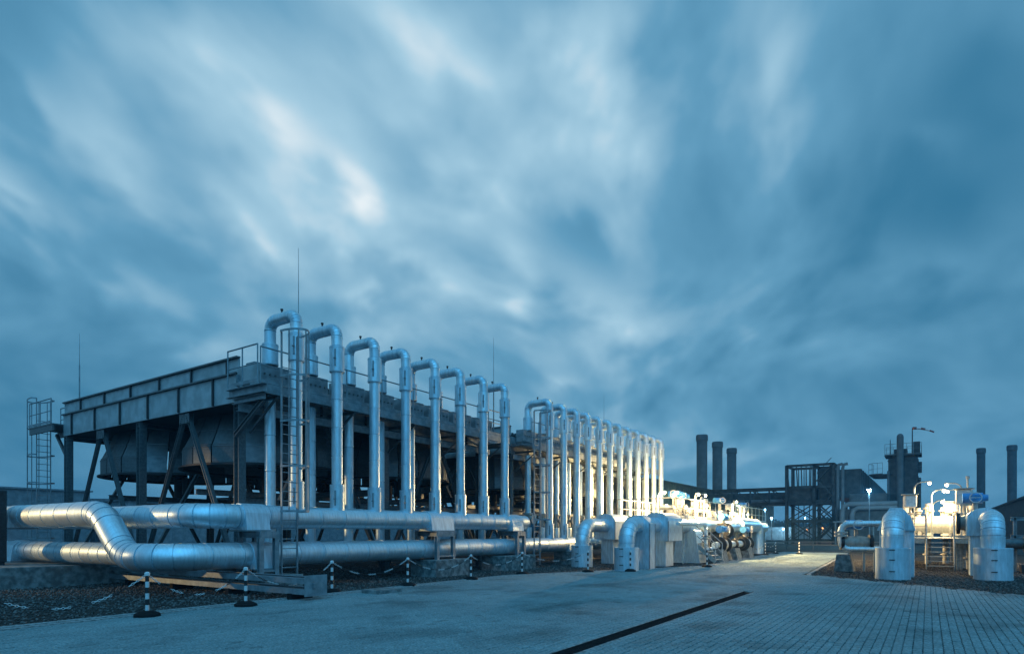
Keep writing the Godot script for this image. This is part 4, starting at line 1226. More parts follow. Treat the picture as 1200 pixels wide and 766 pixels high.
	for k in boxes.size():
		var bx: Array = boxes[k]
		var t := thing("control_box", "white control box on a stand, %s along the raised platform" % ORD[k], "control box", Vector3(bx[0], 2.52, bx[1]), "white control boxes")
		part(t, "housing", MB.new().box(Vector3(0, 0.75 + bx[3] * 0.5, 0), Vector3(bx[2], bx[3], 0.35), Basis(Vector3.UP, 0.35), 0.03), "white")
		part(t, "door", MB.new().box(Vector3(0.066, 0.75 + bx[3] * 0.5, 0.18), Vector3(bx[2] * 0.86, bx[3] * 0.88, 0.02), Basis(Vector3.UP, 0.35), 0.006), "cream")
		part(t, "stand", MB.new().cyl(Vector3.ZERO, Vector3(0, 0.76, 0), 0.05, 0.05, 8), "cream")
	for k in 4:
		var zz: float = [-36.6, -39.0, -46.0, -54.5][k]
		valve("blue actuator on a pale valve, %s on the raised platform from the left" % ORD[k], Vector3(-12.6 - 0.4 * (k % 2), 2.9, zz), 0.4 * k, 0.26, 0.75)
	# pale vertical pipework crowding the platform
	for k in 9:
		var t := thing("pipe_spool", "pale upright pipe spool with flanges, %s in the station's row" % ORD[k], "pipe", Vector3(-12.2 - 0.35 * (k % 3), 0, -35.4 - k * 2.3), "pale pipe spools")
		part(t, "pipe", MB.new().tube([Vector3.ZERO, Vector3(0, 2.55, 0), Vector3(0, 2.9, 0.0), Vector3(-0.12, 3.1, 0), Vector3(-0.9, 3.12, 0)], 0.13, 14), "cream")
		for y in [0.5, 1.4, 2.7]: part(t, "flange", MB.new().cyl(Vector3(0, y, 0), Vector3(0, y + 0.09, 0), 0.23, 0.23, 16), "cream")
	# slim instrument standpipes with small gauges along the platform front
	for k in 8:
		var t := thing("gauge_standpipe", "thin standpipe with a round gauge, %s along the platform front" % ORD[k], "gauge", Vector3(-11.35 + 0.25 * (k % 2), 0, -34.9 - k * 1.9), "thin gauge standpipes")
		var hh := 2.6 + 0.35 * ((k * 3) % 4)
		part(t, "pipe", MB.new().cyl(Vector3.ZERO, Vector3(0, hh, 0), 0.028, 0.028, 8).tube([Vector3(0, hh * 0.6, 0), Vector3(0.25, hh * 0.6, 0), Vector3(0.25, hh * 0.3, 0), Vector3(0.25, 0.0, 0)], 0.018, 6), "galv")
		part(t, "gauge", MB.new().cyl(Vector3(-0.02, hh, 0.05), Vector3(0.06, hh, 0.09), 0.1, 0.1, 16), "white")
		part(t, "valve_handle", MB.new().box(Vector3(0.0, hh - 0.35, 0.06), Vector3(0.16, 0.025, 0.03)), "red")
	var lamps := [[-14.4, -38.4, Vector3(0.5, 0, 0.2)], [-12.3, -35.2, Vector3(0.35, 0, 0.3)], [-11.85, -37.9, Vector3(0.4, 0, 0.6)], [-11.85, -38.1, Vector3(0.4, 0, -0.6)], [-12.3, -48.4, Vector3(0.4, 0, 0.4)]]
	for k in lamps.size():
		goose("lit lamp on a bent post, %s from the left above the raised platform" % ORD[k], Vector3(lamps[k][0], 2.52, lamps[k][1]), 1.5 if k > 0 else 1.72, lamps[k][2], [160.0, 14.0, 48.0, 80.0, 380.0][k], 0.0 if k < 2 else 82.0)

func skid_right() -> void:
	stub("silver pipe with domed bend on the right hand can beside the slim valve pipe", -1.07, -26.7, -33.0, 0.56, 1.12, 0.36, 2.14, 0.6)
	stub("silver pipe with domed bend on the can at the right edge", 1.95, -28.3, -34.0, 0.58, 1.12, 0.36, 2.14, 0.6)
	var h := thing("cladding_hood", "gabled sheet casing behind the domed pipe left of the stair", "pipe hood", Vector3(-0.85, 0, 0), "sheet metal pipe hoods")
	part(h, "hood", MB.new().prism([Vector2(-0.78, 1.75), Vector2(0.46, 1.75), Vector2(0.3, 2.3), Vector2(0.05, 2.6), Vector2(-0.35, 2.62), Vector2(-0.6, 2.2)], Vector3(0, 0, -27.6), Vector3.RIGHT, Vector3.UP, Vector3(0, 0, -1.4)), "clad_b")
	part(h, "leg_casing", MB.new().span(Vector3(-0.7, 0, -27.7), Vector3(0.42, 1.75, -28.9), 0.01), "clad_b")
	h = thing("cladding_hood", "arched sheet hood behind the domed pipe at the right edge", "pipe hood", Vector3(1.78, 0, 0), "sheet metal pipe hoods")
	arch_box(h, "hood", -0.52, 0.55, 1.55, 2.62, -29.8, -31.2, "clad_b")
	part(h, "leg_casing", MB.new().span(Vector3(-0.42, 0, -30.0), Vector3(0.45, 1.55, -31.0), 0.01), "clad_b")
	stairs("pale steel stair between the two domed pipes", Vector3(0.45, 0, -32.9), Vector3(0, 0, -1), 0.95, 1.4, 7)
	var d := thing("valve_platform", "lamplit pale platform behind the stair on the right", "platform", Vector3.ZERO, "valve platforms")
	part(d, "deck", MB.new().span(Vector3(-1.2, 1.36, -34.6), Vector3(2.4, 1.42, -44.0)), "galv")
	part(d, "deck_beam", MB.new().channel(Vector3(-1.2, 1.28, -34.55), Vector3(-0.1, 1.28, -34.55), 0.1, 0.22), "cream")
	part(d, "deck_beam", MB.new().channel(Vector3(1.0, 1.28, -34.55), Vector3(2.4, 1.28, -34.55), 0.1, 0.22), "cream")
	for x in [-1.1, 1.15, 2.3]:
		for z in [-34.8, -39.0, -43.8]: part(d, "platform_leg", MB.new().hbeam(Vector3(x, 0, z), Vector3(x, 1.36, z), 0.14, 0.14, Vector3.RIGHT), "cream")
	railing(d, [Vector3(-0.1, 1.42, -34.6), Vector3(-1.15, 1.42, -34.6), Vector3(-1.15, 1.42, -44)], 1.1, 0.9, "cream")
	railing(d, [Vector3(1.0, 1.42, -34.6), Vector3(2.35, 1.42, -34.6), Vector3(2.35, 1.42, -44)], 1.1, 0.9, "cream")
	var v := thing("pressure_vessel", "horizontal pale vessel lying across the lit platform", "vessel", Vector3(0.35, 2.05, -37.6))
	part(v, "shell", MB.new().cyl(Vector3(-1.0, 0, 0), Vector3(1.1, 0, 0), 0.42, 0.42, 32), "cream")
	for x in [-0.95, -0.2, 0.55, 1.05]: part(v, "shell_band", MB.new().cyl(Vector3(x - 0.03, 0, 0), Vector3(x + 0.03, 0, 0), 0.435, 0.435, 32), "white")
	for x in [-0.7, 0.8]: part(v, "saddle", MB.new().span(Vector3(x - 0.08, -0.63, -0.3), Vector3(x + 0.08, -0.3, 0.3)), "cream")
	for k in 4:
		part(v, "nozzle", MB.new().cyl(Vector3(-0.75 + k * 0.5, 0.4, 0), Vector3(-0.75 + k * 0.5, 0.85 + 0.12 * (k % 2), 0), 0.09, 0.09, 12).cyl(Vector3(-0.75 + k * 0.5, 0.66, 0), Vector3(-0.75 + k * 0.5, 0.73, 0), 0.17, 0.17, 14), "cream")
	# upright spools and casings on either side
	var ups := [[-0.75, -35.6, 2.6, 0.17], [-0.95, -38.4, 3.0, 0.15], [1.35, -36.0, 3.3, 0.14], [1.7, -36.6, 3.0, 0.12], [1.62, -35.4, 2.5, 0.16], [0.0, -40.0, 3.2, 0.14], [0.8, -41.0, 3.1, 0.14]]
	for k in ups.size():
		var u: Array = ups[k]
		var t := thing("pipe_spool", "pale upright pipe with flanges, %s on the lit right platform" % ORD[k], "pipe", Vector3(u[0], 0, u[1]), "pale pipe spools")
		part(t, "pipe", MB.new().cyl(Vector3.ZERO, Vector3(0, u[2], 0), u[3], u[3], 16), "cream")
		for y in [0.45, 1.5, u[2] - 0.3]: part(t, "flange", MB.new().cyl(Vector3(0, y, 0), Vector3(0, y + 0.08, 0), u[3] * 1.7, u[3] * 1.7, 16), "cream")
	var bx := [[-0.72, -35.3, 3.15, 0.5, 0.6], [1.38, -35.4, 3.3, 0.62, 0.7], [0.95, -38.5, 2.9, 0.5, 0.55]]
	for k in 3:
		var t := thing("control_box", ["white box hung on the left lamp post of the right station", "white tilted box high on the right station's frame", "white box behind the horizontal vessel"][k], "control box", Vector3(bx[k][0], bx[k][2], bx[k][1]), "white control boxes")
		part(t, "housing", MB.new().box(Vector3.ZERO, Vector3(bx[k][3], bx[k][4], 0.4), Basis(Vector3.UP, 0.3 - 0.5 * k), 0.05), "white")
		part(t, "hood", MB.new().box(Vector3(0, bx[k][4] * 0.5 + 0.03, 0.03), Vector3(bx[k][3] + 0.1, 0.05, 0.5), Basis(Vector3.UP, 0.3 - 0.5 * k), 0.01), "cream")
		part(t, "stand", MB.new().cyl(Vector3(0, -bx[k][2] + 1.42, -0.1), Vector3(0, -bx[k][4] * 0.5, -0.1), 0.05, 0.05, 8), "cream")
	var f := thing("strut_ladder", "tall pale strut ladder right of the stair", "ladder", Vector3(1.5, 0, -35.2))
	for x in [-0.22, 0.22]: part(f, "strut", MB.new().span(Vector3(x - 0.04, 0, -0.04), Vector3(x + 0.04, 3.0, 0.04)), "cream")
	for k in 6: part(f, "rung", MB.new().span(Vector3(-0.2, 0.4 + k * 0.5, -0.03), Vector3(0.2, 0.45 + k * 0.5, 0.03)), "cream")
	var mp := thing("slim_mast", "slim pale mast topping the right station", "mast", Vector3(1.55, 0, -36.2))
	part(mp, "mast", MB.new().cyl(Vector3.ZERO, Vector3(0, 4.2, 0), 0.045, 0.04, 8), "cream")
	part(mp, "cap", MB.new().cyl(Vector3(0, 4.2, 0), Vector3(0, 4.32, 0), 0.09, 0.07, 10), "cream")
	valve("blue actuator beside the domed pipe at the right edge", Vector3(1.6, 2.05, -31.6), 0.0, 0.26, 0.72)
	valve("blue grey valve on the slim bent pipe left of the domed can", Vector3(-2.6, 1.25, -30.8), 0.3, 0.2, 0.5)
	# slim bent pipe to the left of the first can
	var p := thing("bypass_pipe", "slim pale pipe bending down left of the domed can", "pipe", Vector3.ZERO)
	lag(p, [Vector3(-0.9, 2.05, -30.5), Vector3(-3.15, 2.05, -30.5), Vector3(-3.15, 0.95, -30.5), Vector3(-1.6, 0.95, -30.9)], 0.13, 0.34, 0.8, 18, ["clad_c", "clad"])
	part(p, "flange", MB.new().cyl(Vector3(-3.15, 1.5, -30.5), Vector3(-3.15, 1.58, -30.5), 0.27, 0.27, 18).cyl(Vector3(-3.15, 1.64, -30.5), Vector3(-3.15, 1.72, -30.5), 0.27, 0.27, 18), "cream")
	for x in [-2.3, -1.9]: part(p, "prop", MB.new().cyl(Vector3(x, 0, -30.8), Vector3(x, 0.85, -30.8), 0.05, 0.05, 8), "cream")
	var sb := thing("tapered_block", "sloping concrete block under the slim pipe left of the domed can", "block", Vector3(-3.1, 0, -30.2), "tapered concrete blocks")
	part(sb, "block", MB.new().prism([Vector2(-0.3, 0), Vector2(0.45, 0), Vector2(0.3, 0.72), Vector2(-0.2, 0.72)], Vector3.ZERO, Vector3.RIGHT, Vector3.UP, Vector3(0, 0, -0.9)), "concrete")
	# pipe rack at the right edge
	var r := thing("low_pipe_rack", "low pipe rack with valve bodies cut off by the right edge", "pipe rack", Vector3(3.5, 0, -33.6))
	for x in [-0.45, 0.4, 1.3]: part(r, "post", MB.new().hbeam(Vector3(x, 0, 0), Vector3(x, 2.3, 0), 0.12, 0.12, Vector3.RIGHT), "galv")
	for y in [1.5, 2.25]: part(r, "beam", MB.new().hbeam(Vector3(-0.6, y, 0), Vector3(2.2, y, 0), 0.12, 0.14), "galv")
	part(r, "pipe", MB.new().cyl(Vector3(-0.8, 1.2, 0.3), Vector3(2.4, 1.2, 0.3), 0.22, 0.22, 18), "frame")
	part(r, "flange", MB.new().cyl(Vector3(-0.2, 1.2, 0.3), Vector3(-0.1, 1.2, 0.3), 0.34, 0.34, 18).cyl(Vector3(0.5, 1.2, 0.3), Vector3(0.6, 1.2, 0.3), 0.34, 0.34, 18), "frame")
	part(r, "base", MB.new().span(Vector3(-0.3, 0, -0.1), Vector3(0.3, 0.35, 0.6), 0.02), "dark")
	goose("lit gooseneck lamp on the left post of the right station", Vector3(-0.55, 1.42, -35.9), 2.68, Vector3(0.6, 0, 0.1), 18.0)
	goose("lit gooseneck lamp bending leftward at the right station's centre", Vector3(1.35, 1.42, -36.4), 2.6, Vector3(-0.6, 0, 0.0), 18.0)
	goose("lit gooseneck lamp bending rightward at the right station's centre", Vector3(0.15, 1.42, -37.0), 2.35, Vector3(0.5, 0, 0.0), 18.0)
	goose("lit gooseneck lamp low behind the horizontal vessel", Vector3(0.2, 1.42, -39.2), 1.9, Vector3(0.42, 0, 0.2), 18.0)
	goose("lit gooseneck lamp farthest back on the right station", Vector3(1.4, 1.42, -39.5), 2.45, Vector3(-0.55, 0, 0.0), 18.0)

# ---------------------------------------------------------------- the works behind
func stack(label: String, at: Vector3, top: float, r: float) -> void:
	var t := thing("chimney_stack", label, "chimney", at, "chimney stacks")
	var y := 0.0
	while y < top - 1.5:
		var y2 := minf(y + 2.6, top - 1.0)
		part(t, "shell_section", MB.new().cyl(Vector3(0, y, 0), Vector3(0, y2 - 0.05, 0), r, r, 28).cyl(Vector3(0, y2 - 0.12, 0), Vector3(0, y2, 0), r + 0.02, r + 0.02, 28), "stack")
		y = y2
	part(t, "top_collar", MB.new().lathe(Vector3(0, top - 1.0, 0), [Vector2(r, 0), Vector2(r + 0.1, 0.05), Vector2(r + 0.1, 0.8), Vector2(r, 1.0), Vector2(r - 0.15, 1.0), Vector2(r - 0.15, 0.2), Vector2(0, 0.2)], 28), "stack")

func hall(label: String, x0: float, x1: float, z0: float, z1: float, eave: float, ridge: float, m: String) -> void:
	var t := thing("industrial_hall", label, "building", Vector3((x0 + x1) * 0.5, 0, (z0 + z1) * 0.5), "industrial halls")
	var c := t.position
	var w := (x1 - x0) * 0.5
	var d := absf(z1 - z0) * 0.5
	part(t, "wall", MB.new().span(Vector3(-w, -0.1, -d), Vector3(w, eave, d)), m)
	var rf := MB.new()
	rf.prism([Vector2(-w - 0.3, eave + 0.02), Vector2(w + 0.3, eave + 0.02), Vector2(w + 0.3, eave + 0.25), Vector2(0, ridge), Vector2(-w - 0.3, eave + 0.25)], Vector3(0, 0, -d - 0.3), Vector3.RIGHT, Vector3.UP, Vector3(0, 0, d * 2 + 0.6))
	part(t, "roof", rf, m)
	# upright ribs of the wall sheeting on the two sides that show
	var k := 0
	while k * 3.0 < d * 2 - 1.0:
		part(t, "wall_rib", MB.new().span(Vector3(w, 0, d - 0.5 - k * 3.0), Vector3(w + 0.08, eave - 0.2, d - 0.3 - k * 3.0)), m)
		k += 1
	k = 0
	while k * 3.0 < w * 2 - 1.0:
		part(t, "wall_rib", MB.new().span(Vector3(-w + 0.5 + k * 3.0, 0, d), Vector3(-w + 0.7 + k * 3.0, eave - 0.2, d + 0.08)), m)
		k += 1

func street_lamp(label: String, at: Vector3, h: float, e: float, cool := true, r := 0.16) -> void:
	var t := thing("street_lamp", label, "lamp", at, "lit street lamps")
	part(t, "pole", MB.new().cyl(Vector3.ZERO, Vector3.UP * h, 0.09, 0.05, 10), "galv")
	part(t, "lamp_cap", MB.new().cyl(Vector3.UP * (h + 0.1), Vector3.UP * (h + 0.16), 0.3, 0.2, 14), "galv")
	var m := SphereMesh.new()
	m.radius = r; m.height = 2 * r
	pm(t, "bulb", m, "lamp_cool" if cool else "lamp_amber", Transform3D(Basis(), Vector3.UP * (h - 0.08)))
	if e > 0.0: omni(t, Vector3.UP * (h - 0.08), LAMP_COOL if cool else Color(1.0, 0.62, 0.28), e, r)

func lattice(t: Node, a: Vector3, b: Vector3, h: float, bays: int, m: String) -> void:   # flat truss between two top corners
	part(t, "top_chord", MB.new().hbeam(a, b, 0.3, 0.3), m)
	part(t, "bottom_chord", MB.new().hbeam(a - Vector3.UP * h, b - Vector3.UP * h, 0.3, 0.3), m)
	for k in bays + 1:
		var p := a.lerp(b, float(k) / bays)
		part(t, "truss_post", MB.new().bar(p, p - Vector3.UP * h, 0.2, 0.2), m)
		if k < bays:
			var q := a.lerp(b, float(k + 1) / bays)
			part(t, "truss_diagonal", MB.new().bar(p - Vector3.UP * h, q, 0.12, 0.12), m)

func far() -> void:
	hall("long dark hall below the three left chimney stacks", -46, -29, -78, -150, 8.2, 9.9, "hall")
	hall("dark gabled hall behind the right hand chimney stacks", 9.5, 34, -84, -165, 5.6, 9.0, "hall")
	hall("pale long shed on the horizon at the far left", -130, -101, -10, -41, 7.4, 8.3, "hall_pale")
	hall("low grey shed on the horizon behind the left cooler legs", -128, -96, -44, -130, 6.2, 7.0, "hall_pale")
	stack("dark chimney stack, tallest and leftmost of the three in the middle", Vector3(-30.5, 0, -101.1), 17.4, 0.84)
	stack("dark chimney stack, middle one of the three in the middle", Vector3(-30.6, 0, -110.4), 17.4, 0.84)
	stack("dark chimney stack, rightmost of the three in the middle", Vector3(-30.7, 0, -120.3), 17.4, 0.84)
	stack("slim dark chimney stack, left one of the right hand pair", Vector3(8.5, 0, -150.0), 17.8, 0.68)
	stack("slim dark chimney stack, right one of the right hand pair", Vector3(13.0, 0, -148.0), 17.8, 0.72)
	# pipe bridge running left from the tower frame
	var t := thing("pipe_bridge", "dark elevated pipe bridge spanning behind the left valve station", "bridge", Vector3.ZERO, "elevated bridges")
	for z in [-95.2, -98.4]: lattice(t, Vector3(-16.4, 7.9, z), Vector3(-40, 7.9, z), 2.2, 9, "hall")
	part(t, "deck", MB.new().span(Vector3(-40, 5.5, -98.3), Vector3(-16.4, 5.62, -95.3)), "hall")
	part(t, "side_sheeting", MB.new().span(Vector3(-40, 5.9, -98.2), Vector3(-16.4, 7.5, -98.1)), "hall")
	for k in 3: part(t, "carried_pipe", MB.new().cyl(Vector3(-40, 6.1, -95.8 - k * 0.8), Vector3(-16.4, 6.1, -95.8 - k * 0.8), 0.28, 0.28, 12), "stack")
	for x in [-20.8, -21.8, -26.5, -27.4]:
		for z in [-95.3, -98.3]: part(t, "bridge_leg", MB.new().hbeam(Vector3(x, 0, z), Vector3(x, 5.6, z), 0.5 if x > -22.0 else 0.3, 0.4, Vector3.RIGHT), "hall")
	# open steel tower frame with X bracing
	t = thing("steel_tower_frame", "dark open steel frame with cross bracing at the end of the bridge", "frame", Vector3(-13.6, 0, -96.6))
	for x in [-2.9, 0.6, 3.0]:
		for z in [-2.4, 2.4]: part(t, "frame_column", MB.new().hbeam(Vector3(x, 0, z), Vector3(x, 11.0, z), 0.42, 0.42, Vector3.RIGHT), "hall")
	for y in [10.9, 7.9, 5.7, 3.2, 0.5]:
		for z in [-2.4, 2.4]: part(t, "frame_beam", MB.new().hbeam(Vector3(-2.9, y, z), Vector3(3.0, y, z), 0.22, 0.34), "hall")
		for x in [-2.9, 0.6, 3.0]: part(t, "frame_beam", MB.new().hbeam(Vector3(x, y, -2.4), Vector3(x, y, 2.4), 0.22, 0.3), "hall")
	for y in [[0.6, 3.1], [3.3, 5.6]]:
		for s in [[-2.9, 0.6], [0.6, 3.0]]:
			for z in [-2.4, 2.4]:
				part(t, "frame_brace", MB.new().bar(Vector3(s[0], y[0], z), Vector3(s[1], y[1], z), 0.14, 0.14), "hall")
				part(t, "frame_brace", MB.new().bar(Vector3(s[0], y[1], z), Vector3(s[1], y[0], z), 0.14, 0.14), "hall")
	for k in 6: part(t, "roof_strut", MB.new().bar(Vector3(-2.6 + k * 0.55, 7.9, 2.4), Vector3(-2.9 + k * 0.62, 10.8, 2.4), 0.13, 0.13), "hall")
	part(t, "floor_deck", MB.new().span(Vector3(-2.9, 5.9, -2.3), Vector3(3.0, 6.05, 2.3)), "hall")
	for k in 5:
		var y := 0.6 + k * 2.05
		var s := 1.0 if k % 2 == 0 else -1.0
		part(t, "stair_flight", MB.new().bar(Vector3(1.8 - s * 0.9, y, 1.7), Vector3(1.8 + s * 0.9, y + 2.0, 1.7), 0.8, 0.14), "hall")
		part(t, "landing", MB.new().span(Vector3(1.8 + s * 0.85 - 0.3, y + 1.98, 0.4), Vector3(1.8 + s * 0.85 + 0.3, y + 2.06, 2.2)), "hall")
		part(t, "stair_rail", MB.new().bar(Vector3(1.8 - s * 0.9, y + 1.0, 2.1), Vector3(1.8 + s * 0.9, y + 3.0, 2.1), 0.06, 0.08), "hall")
	part(t, "rear_casing", MB.new().span(Vector3(0.9, 6.2, -2.1), Vector3(2.8, 10.5, 0.2)), "hall")
	for k in 4: part(t, "cable_rack", MB.new().span(Vector3(-2.3 + k * 0.7, 0.6, 1.2), Vector3(-2.2 + k * 0.7, 10.6, 1.3)), "hall")
	part(t, "side_casing", MB.new().span(Vector3(-2.7, 6.1, -2.0), Vector3(0.5, 7.8, 1.9)), "hall")
	for x in [3.5, 4.1]: part(t, "vertical_pipe", MB.new().tube([Vector3(x, 0, 2.6), Vector3(x, 10.2, 2.6), Vector3(x + 0.1, 10.7, 2.6), Vector3(x + 0.6, 10.8, 2.6)], 0.2, 12), "stack")
	# covered gallery running away from the frame
	t = thing("conveyor_gallery", "dark covered gallery receding to the right of the steel frame", "gallery", Vector3(-9.3, 0, 0), "elevated bridges")
	part(t, "gallery_box", MB.new().span(Vector3(-1.6, 6.4, -98), Vector3(1.6, 10.4, -160)), "hall")
	for k in 20: part(t, "gallery_rib", MB.new().span(Vector3(1.6, 6.4, -98.5 - k * 3.0), Vector3(1.72, 10.4, -98.7 - k * 3.0)).span(Vector3(-1.72, 6.4, -98.5 - k * 3.0), Vector3(-1.6, 10.4, -98.7 - k * 3.0)), "hall")
	for k in 5:
		for x in [-1.5, 1.5]: part(t, "gallery_leg", MB.new().hbeam(Vector3(x, 0, -100 - k * 12), Vector3(x, 6.4, -100 - k * 12), 0.35, 0.35, Vector3.RIGHT), "hall")
	for k in 7: part(t, "gallery_strut", MB.new().bar(Vector3(-1.8, 6.4, -99.0 - k * 4), Vector3(-1.8, 10.4, -101.0 - k * 4), 0.15, 0.15), "hall")
	# low process units between the gallery and the tower
	t = thing("process_unit", "dark low process unit with bent pipes beneath the gallery", "plant unit", Vector3(-6.5, 0, -92))
	part(t, "unit_body", MB.new().span(Vector3(-3.2, 0, -4), Vector3(2.6, 4.6, 2), 0.05), "hall")
	part(t, "unit_top", MB.new().span(Vector3(-2.0, 4.62, -3.5), Vector3(2.2, 6.6, 0.5), 0.05), "hall")
	for k in 2: part(t, "bent_pipe", MB.new().tube([Vector3(-2.6 + k * 1.1, 0.3, 2.6), Vector3(-2.6 + k * 1.1, 4.3 - k * 0.5, 2.6), Vector3(-2.4 + k * 1.1, 4.9 - k * 0.5, 2.6), Vector3(-1.9 + k * 1.1, 5.2 - k * 0.5, 2.6), Vector3(3.4, 5.2 - k * 0.5, 2.6)], 0.3, 14), "stack")
	part(t, "pipe_deck", MB.new().span(Vector3(-3.6, 2.9, 2.1), Vector3(3.2, 3.05, 3.3)), "frame")
	for k in 4: part(t, "deck_leg", MB.new().bar(Vector3(-3.3 + k * 2.1, 0, 3.1), Vector3(-3.3 + k * 2.1, 2.9, 3.1), 0.15, 0.15), "frame")
	# scrubber tower with platforms, stack pipe and windsock
	t = thing("scrubber_tower", "dark scrubber tower with platforms and a windsock on top", "tower", Vector3(-2.9, 0, -103.9))
	part(t, "tower_body", MB.new().span(Vector3(-1.75, 0, -1.8), Vector3(1.75, 12.0, 1.8), 0.08), "hall")
	for k in 5: part(t, "body_band", MB.new().span(Vector3(-1.82, 2.0 + k * 2.4, -1.87), Vector3(1.82, 2.14 + k * 2.4, 1.87)), "hall")
	part(t, "tower_roof", MB.new().span(Vector3(-2.2, 12.3, -2.1), Vector3(2.2, 12.45, 2.1)).span(Vector3(-1.3, 12.0, -1.4), Vector3(1.4, 12.3, 1.4)), "hall")
	railing(t, [Vector3(-2.15, 12.45, 2.05), Vector3(2.15, 12.45, 2.05)], 1.5, 0.8, "stack")
	railing(t, [Vector3(-2.15, 12.45, -2.05), Vector3(2.15, 12.45, -2.05)], 1.5, 0.8, "stack")
	part(t, "side_platform", MB.new().cyl(Vector3(-2.5, 9.3, 0.8), Vector3(-2.5, 9.8, 0.8), 1.1, 1.7, 20), "hall")
	railing(t, [Vector3(-2.4, 9.8, 2.4), Vector3(-3.7, 9.8, 2.0), Vector3(-4.2, 9.8, 0.8), Vector3(-3.7, 9.8, -0.4)], 1.6, 0.9, "stack")
	part(t, "side_bracket", MB.new().cyl(Vector3(-2.3, 6.4, 0.8), Vector3(-2.3, 6.7, 0.8), 0.4, 0.7, 14), "hall")
	part(t, "stack_pipe", MB.new().cyl(Vector3(-0.3, 0.2, 2.5), Vector3(-0.3, 14.8, 2.5), 0.42, 0.42, 18).lathe(Vector3(-0.3, 14.8, 2.5), [Vector2(0.42, 0), Vector2(0.36, 0.25), Vector2(0.2, 0.42), Vector2(0.0, 0.48)], 18), "stack")
	part(t, "slim_pipe", MB.new().tube([Vector3(-1.7, 0, 2.3), Vector3(-1.7, 10.2, 2.3)], 0.16, 10), "stack")
	part(t, "windsock_mast", MB.new().cyl(Vector3(1.1, 12.45, 1.6), Vector3(1.1, 16.0, 1.6), 0.09, 0.06, 8), "dark")
	var ws := MB.new()
	for k in 5:
		part(t, "windsock_band", MB.new().cyl(Vector3(1.1 + k * 0.5, 16.0 - k * k * 0.03, 1.6), Vector3(1.6 + k * 0.5, 16.0 - (k + 1) * (k + 1) * 0.03, 1.6), 0.2 - k * 0.02, 0.18 - k * 0.02, 12), "red" if k % 2 == 0 else "post_white")
	part(t, "upper_block", MB.new().span(Vector3(-1.1, 12.46, -1.4), Vector3(0.5, 13.3, 1.0), 0.05), "hall")
	part(t, "mid_block", MB.new().span(Vector3(1.76, 4.0, -1.2), Vector3(2.1, 9.2, 1.2), 0.05).span(Vector3(1.76, 10.0, -0.8), Vector3(2.2, 11.4, 0.8)), "hall")
	for k in 8: part(t, "side_ladder_rung", MB.new().span(Vector3(1.76, 4.4 + k * 0.9, 1.25), Vector3(2.15, 4.5 + k * 0.9, 1.4)), "stack")
	part(t, "antenna", MB.new().cyl(Vector3(-1.5, 12.45, 1.8), Vector3(-1.5, 14.6, 1.8), 0.07, 0.04, 8), "hall")
	part(t, "vent_unit", MB.new().span(Vector3(1.2, 12.46, 0.3), Vector3(2.0, 14.2, 1.2), 0.05), "hall")
	# lamps in the distance
	street_lamp("bright bluish street lamp on a tall pole left of the scrubber tower", Vector3(-5.4, 0, -79.3), 6.3, 120.0)
	street_lamp("bluish street lamp under the bridge left of the steel frame", Vector3(-23.0, 0, -117.0), 4.2, 60.0)
	street_lamp("small bluish lamp high under the bridge beside the broad leg", Vector3(-25.5, 0, -124.0), 5.9, 20.0)
	street_lamp("small bluish lamp behind the steel frame's bracing", Vector3(-22.6, 0, -150.0), 4.8, 20.0)
	street_lamp("pale low lamp near the container under the bridge", Vector3(-22.5, 0, -125.0), 2.3, 12.0)
	for k in 4:
		street_lamp("small amber lamp low behind the steel frame, %s from the left" % ORD[k], Vector3(-16.5 + k * 2.0 + (0.8 if k == 3 else 0.0), 0, -112.0 - 2.0 * k), 2.1 + 0.25 * (k % 2), 5.0, false, 0.12)
	t = thing("shipping_container", "blue grey container under the bridge left of the steel frame", "container", Vector3(-24.2, 0, -128))
	part(t, "box", MB.new().span(Vector3(-3.4, 0.1, -1.3), Vector3(3.4, 2.6, 1.3), 0.03), "hall_pale")
	for k in 18: part(t, "corrugation", MB.new().span(Vector3(-3.2 + k * 0.37, 0.25, 1.3), Vector3(-3.02 + k * 0.37, 2.45, 1.35)), "hall_pale")
	t = thing("storage_shed", "pale storage shed low behind the steel frame", "shed", Vector3(-17.0, 0, -140))
	part(t, "wall", MB.new().span(Vector3(-6, 0, -3), Vector3(6, 2.4, 3)), "far_pale")
	part(t, "roof", MB.new().span(Vector3(-6.2, 2.42, -3.2), Vector3(6.2, 2.65, 3.2)), "hall_pale")
	var b := thing("guard_rail", "low dark guard rail along the far side of the road", "barrier", Vector3(0, 0, -66))
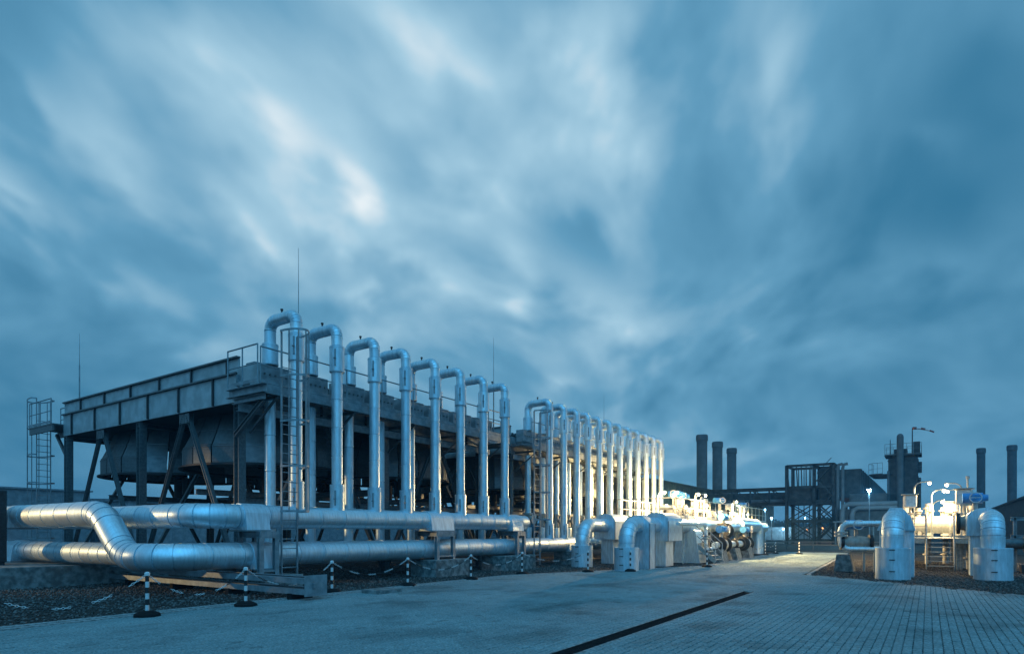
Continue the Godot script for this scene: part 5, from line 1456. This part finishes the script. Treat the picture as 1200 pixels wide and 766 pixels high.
	for k in 14: part(b, "rail_post", MB.new().bar(Vector3(-26 + k * 2.4, 0, 0), Vector3(-26 + k * 2.4, 0.8, 0), 0.08, 0.08), "stack")
	for y in [0.45, 0.75]: part(b, "rail", MB.new().bar(Vector3(-26.2, y, 0.06), Vector3(5.4, y, 0.06), 0.05, 0.12), "frame")
	# far tree line along the horizon
	treeline()

func treeline() -> void:
	var r := RandomNumberGenerator.new()
	r.seed = 77
	var root := Node3D.new()
	root.name = "far_woods"
	tag(root, "dark distant belt of trees along the horizon", "trees", "", "stuff")
	add_child(root)
	var leaf := MB.new()
	for k in 7:
		var c := Vector3(r.randf_range(-1, 1), r.randf_range(-1, 1), r.randf_range(-1, 1)) * 0.9
		var u := Vector3(r.randf_range(-1, 1), r.randf_range(-1, 1), r.randf_range(-1, 1)).normalized() * 0.8
		var w := u.cross(Vector3(r.randf(), r.randf(), -r.randf())).normalized() * 0.7
		var nn := u.cross(w).normalized()
		leaf.tri(c - u, c + w, c + u * 0.8, nn, nn, nn)
		leaf.tri(c - u, c - w * 0.8, c + u * 0.8, nn, nn, nn)
	var mm := MultiMesh.new()
	mm.transform_format = MultiMesh.TRANSFORM_3D
	mm.mesh = leaf.done()
	var xs := []
	for k in 420:
		var an := deg_to_rad(-75.0 + 100.0 * k / 420.0 + r.randf() * 0.2)
		var d := r.randf_range(290, 380)
		var h := r.randf_range(3.5, 8.0)
		for j in 26:
			var y := h * pow(r.randf(), 0.7)
			var sp := 3.2 * (1.15 - y / (h + 2.0))
			xs.append(Transform3D(Basis.from_euler(Vector3(r.randf() * TAU, r.randf() * TAU, 0)).scaled(Vector3.ONE * r.randf_range(0.7, 1.3)), Vector3(sin(an) * d + r.randfn() * sp, y, -cos(an) * d + r.randfn() * sp)))
	mm.instance_count = xs.size()
	for i in xs.size(): mm.set_instance_transform(i, xs[i])
	var mi := MultiMeshInstance3D.new()
	mi.name = "foliage"
	mi.multimesh = mm
	mi.material_override = M.leaf
	mi.set_meta("kind", "stuff")
	root.add_child(mi)
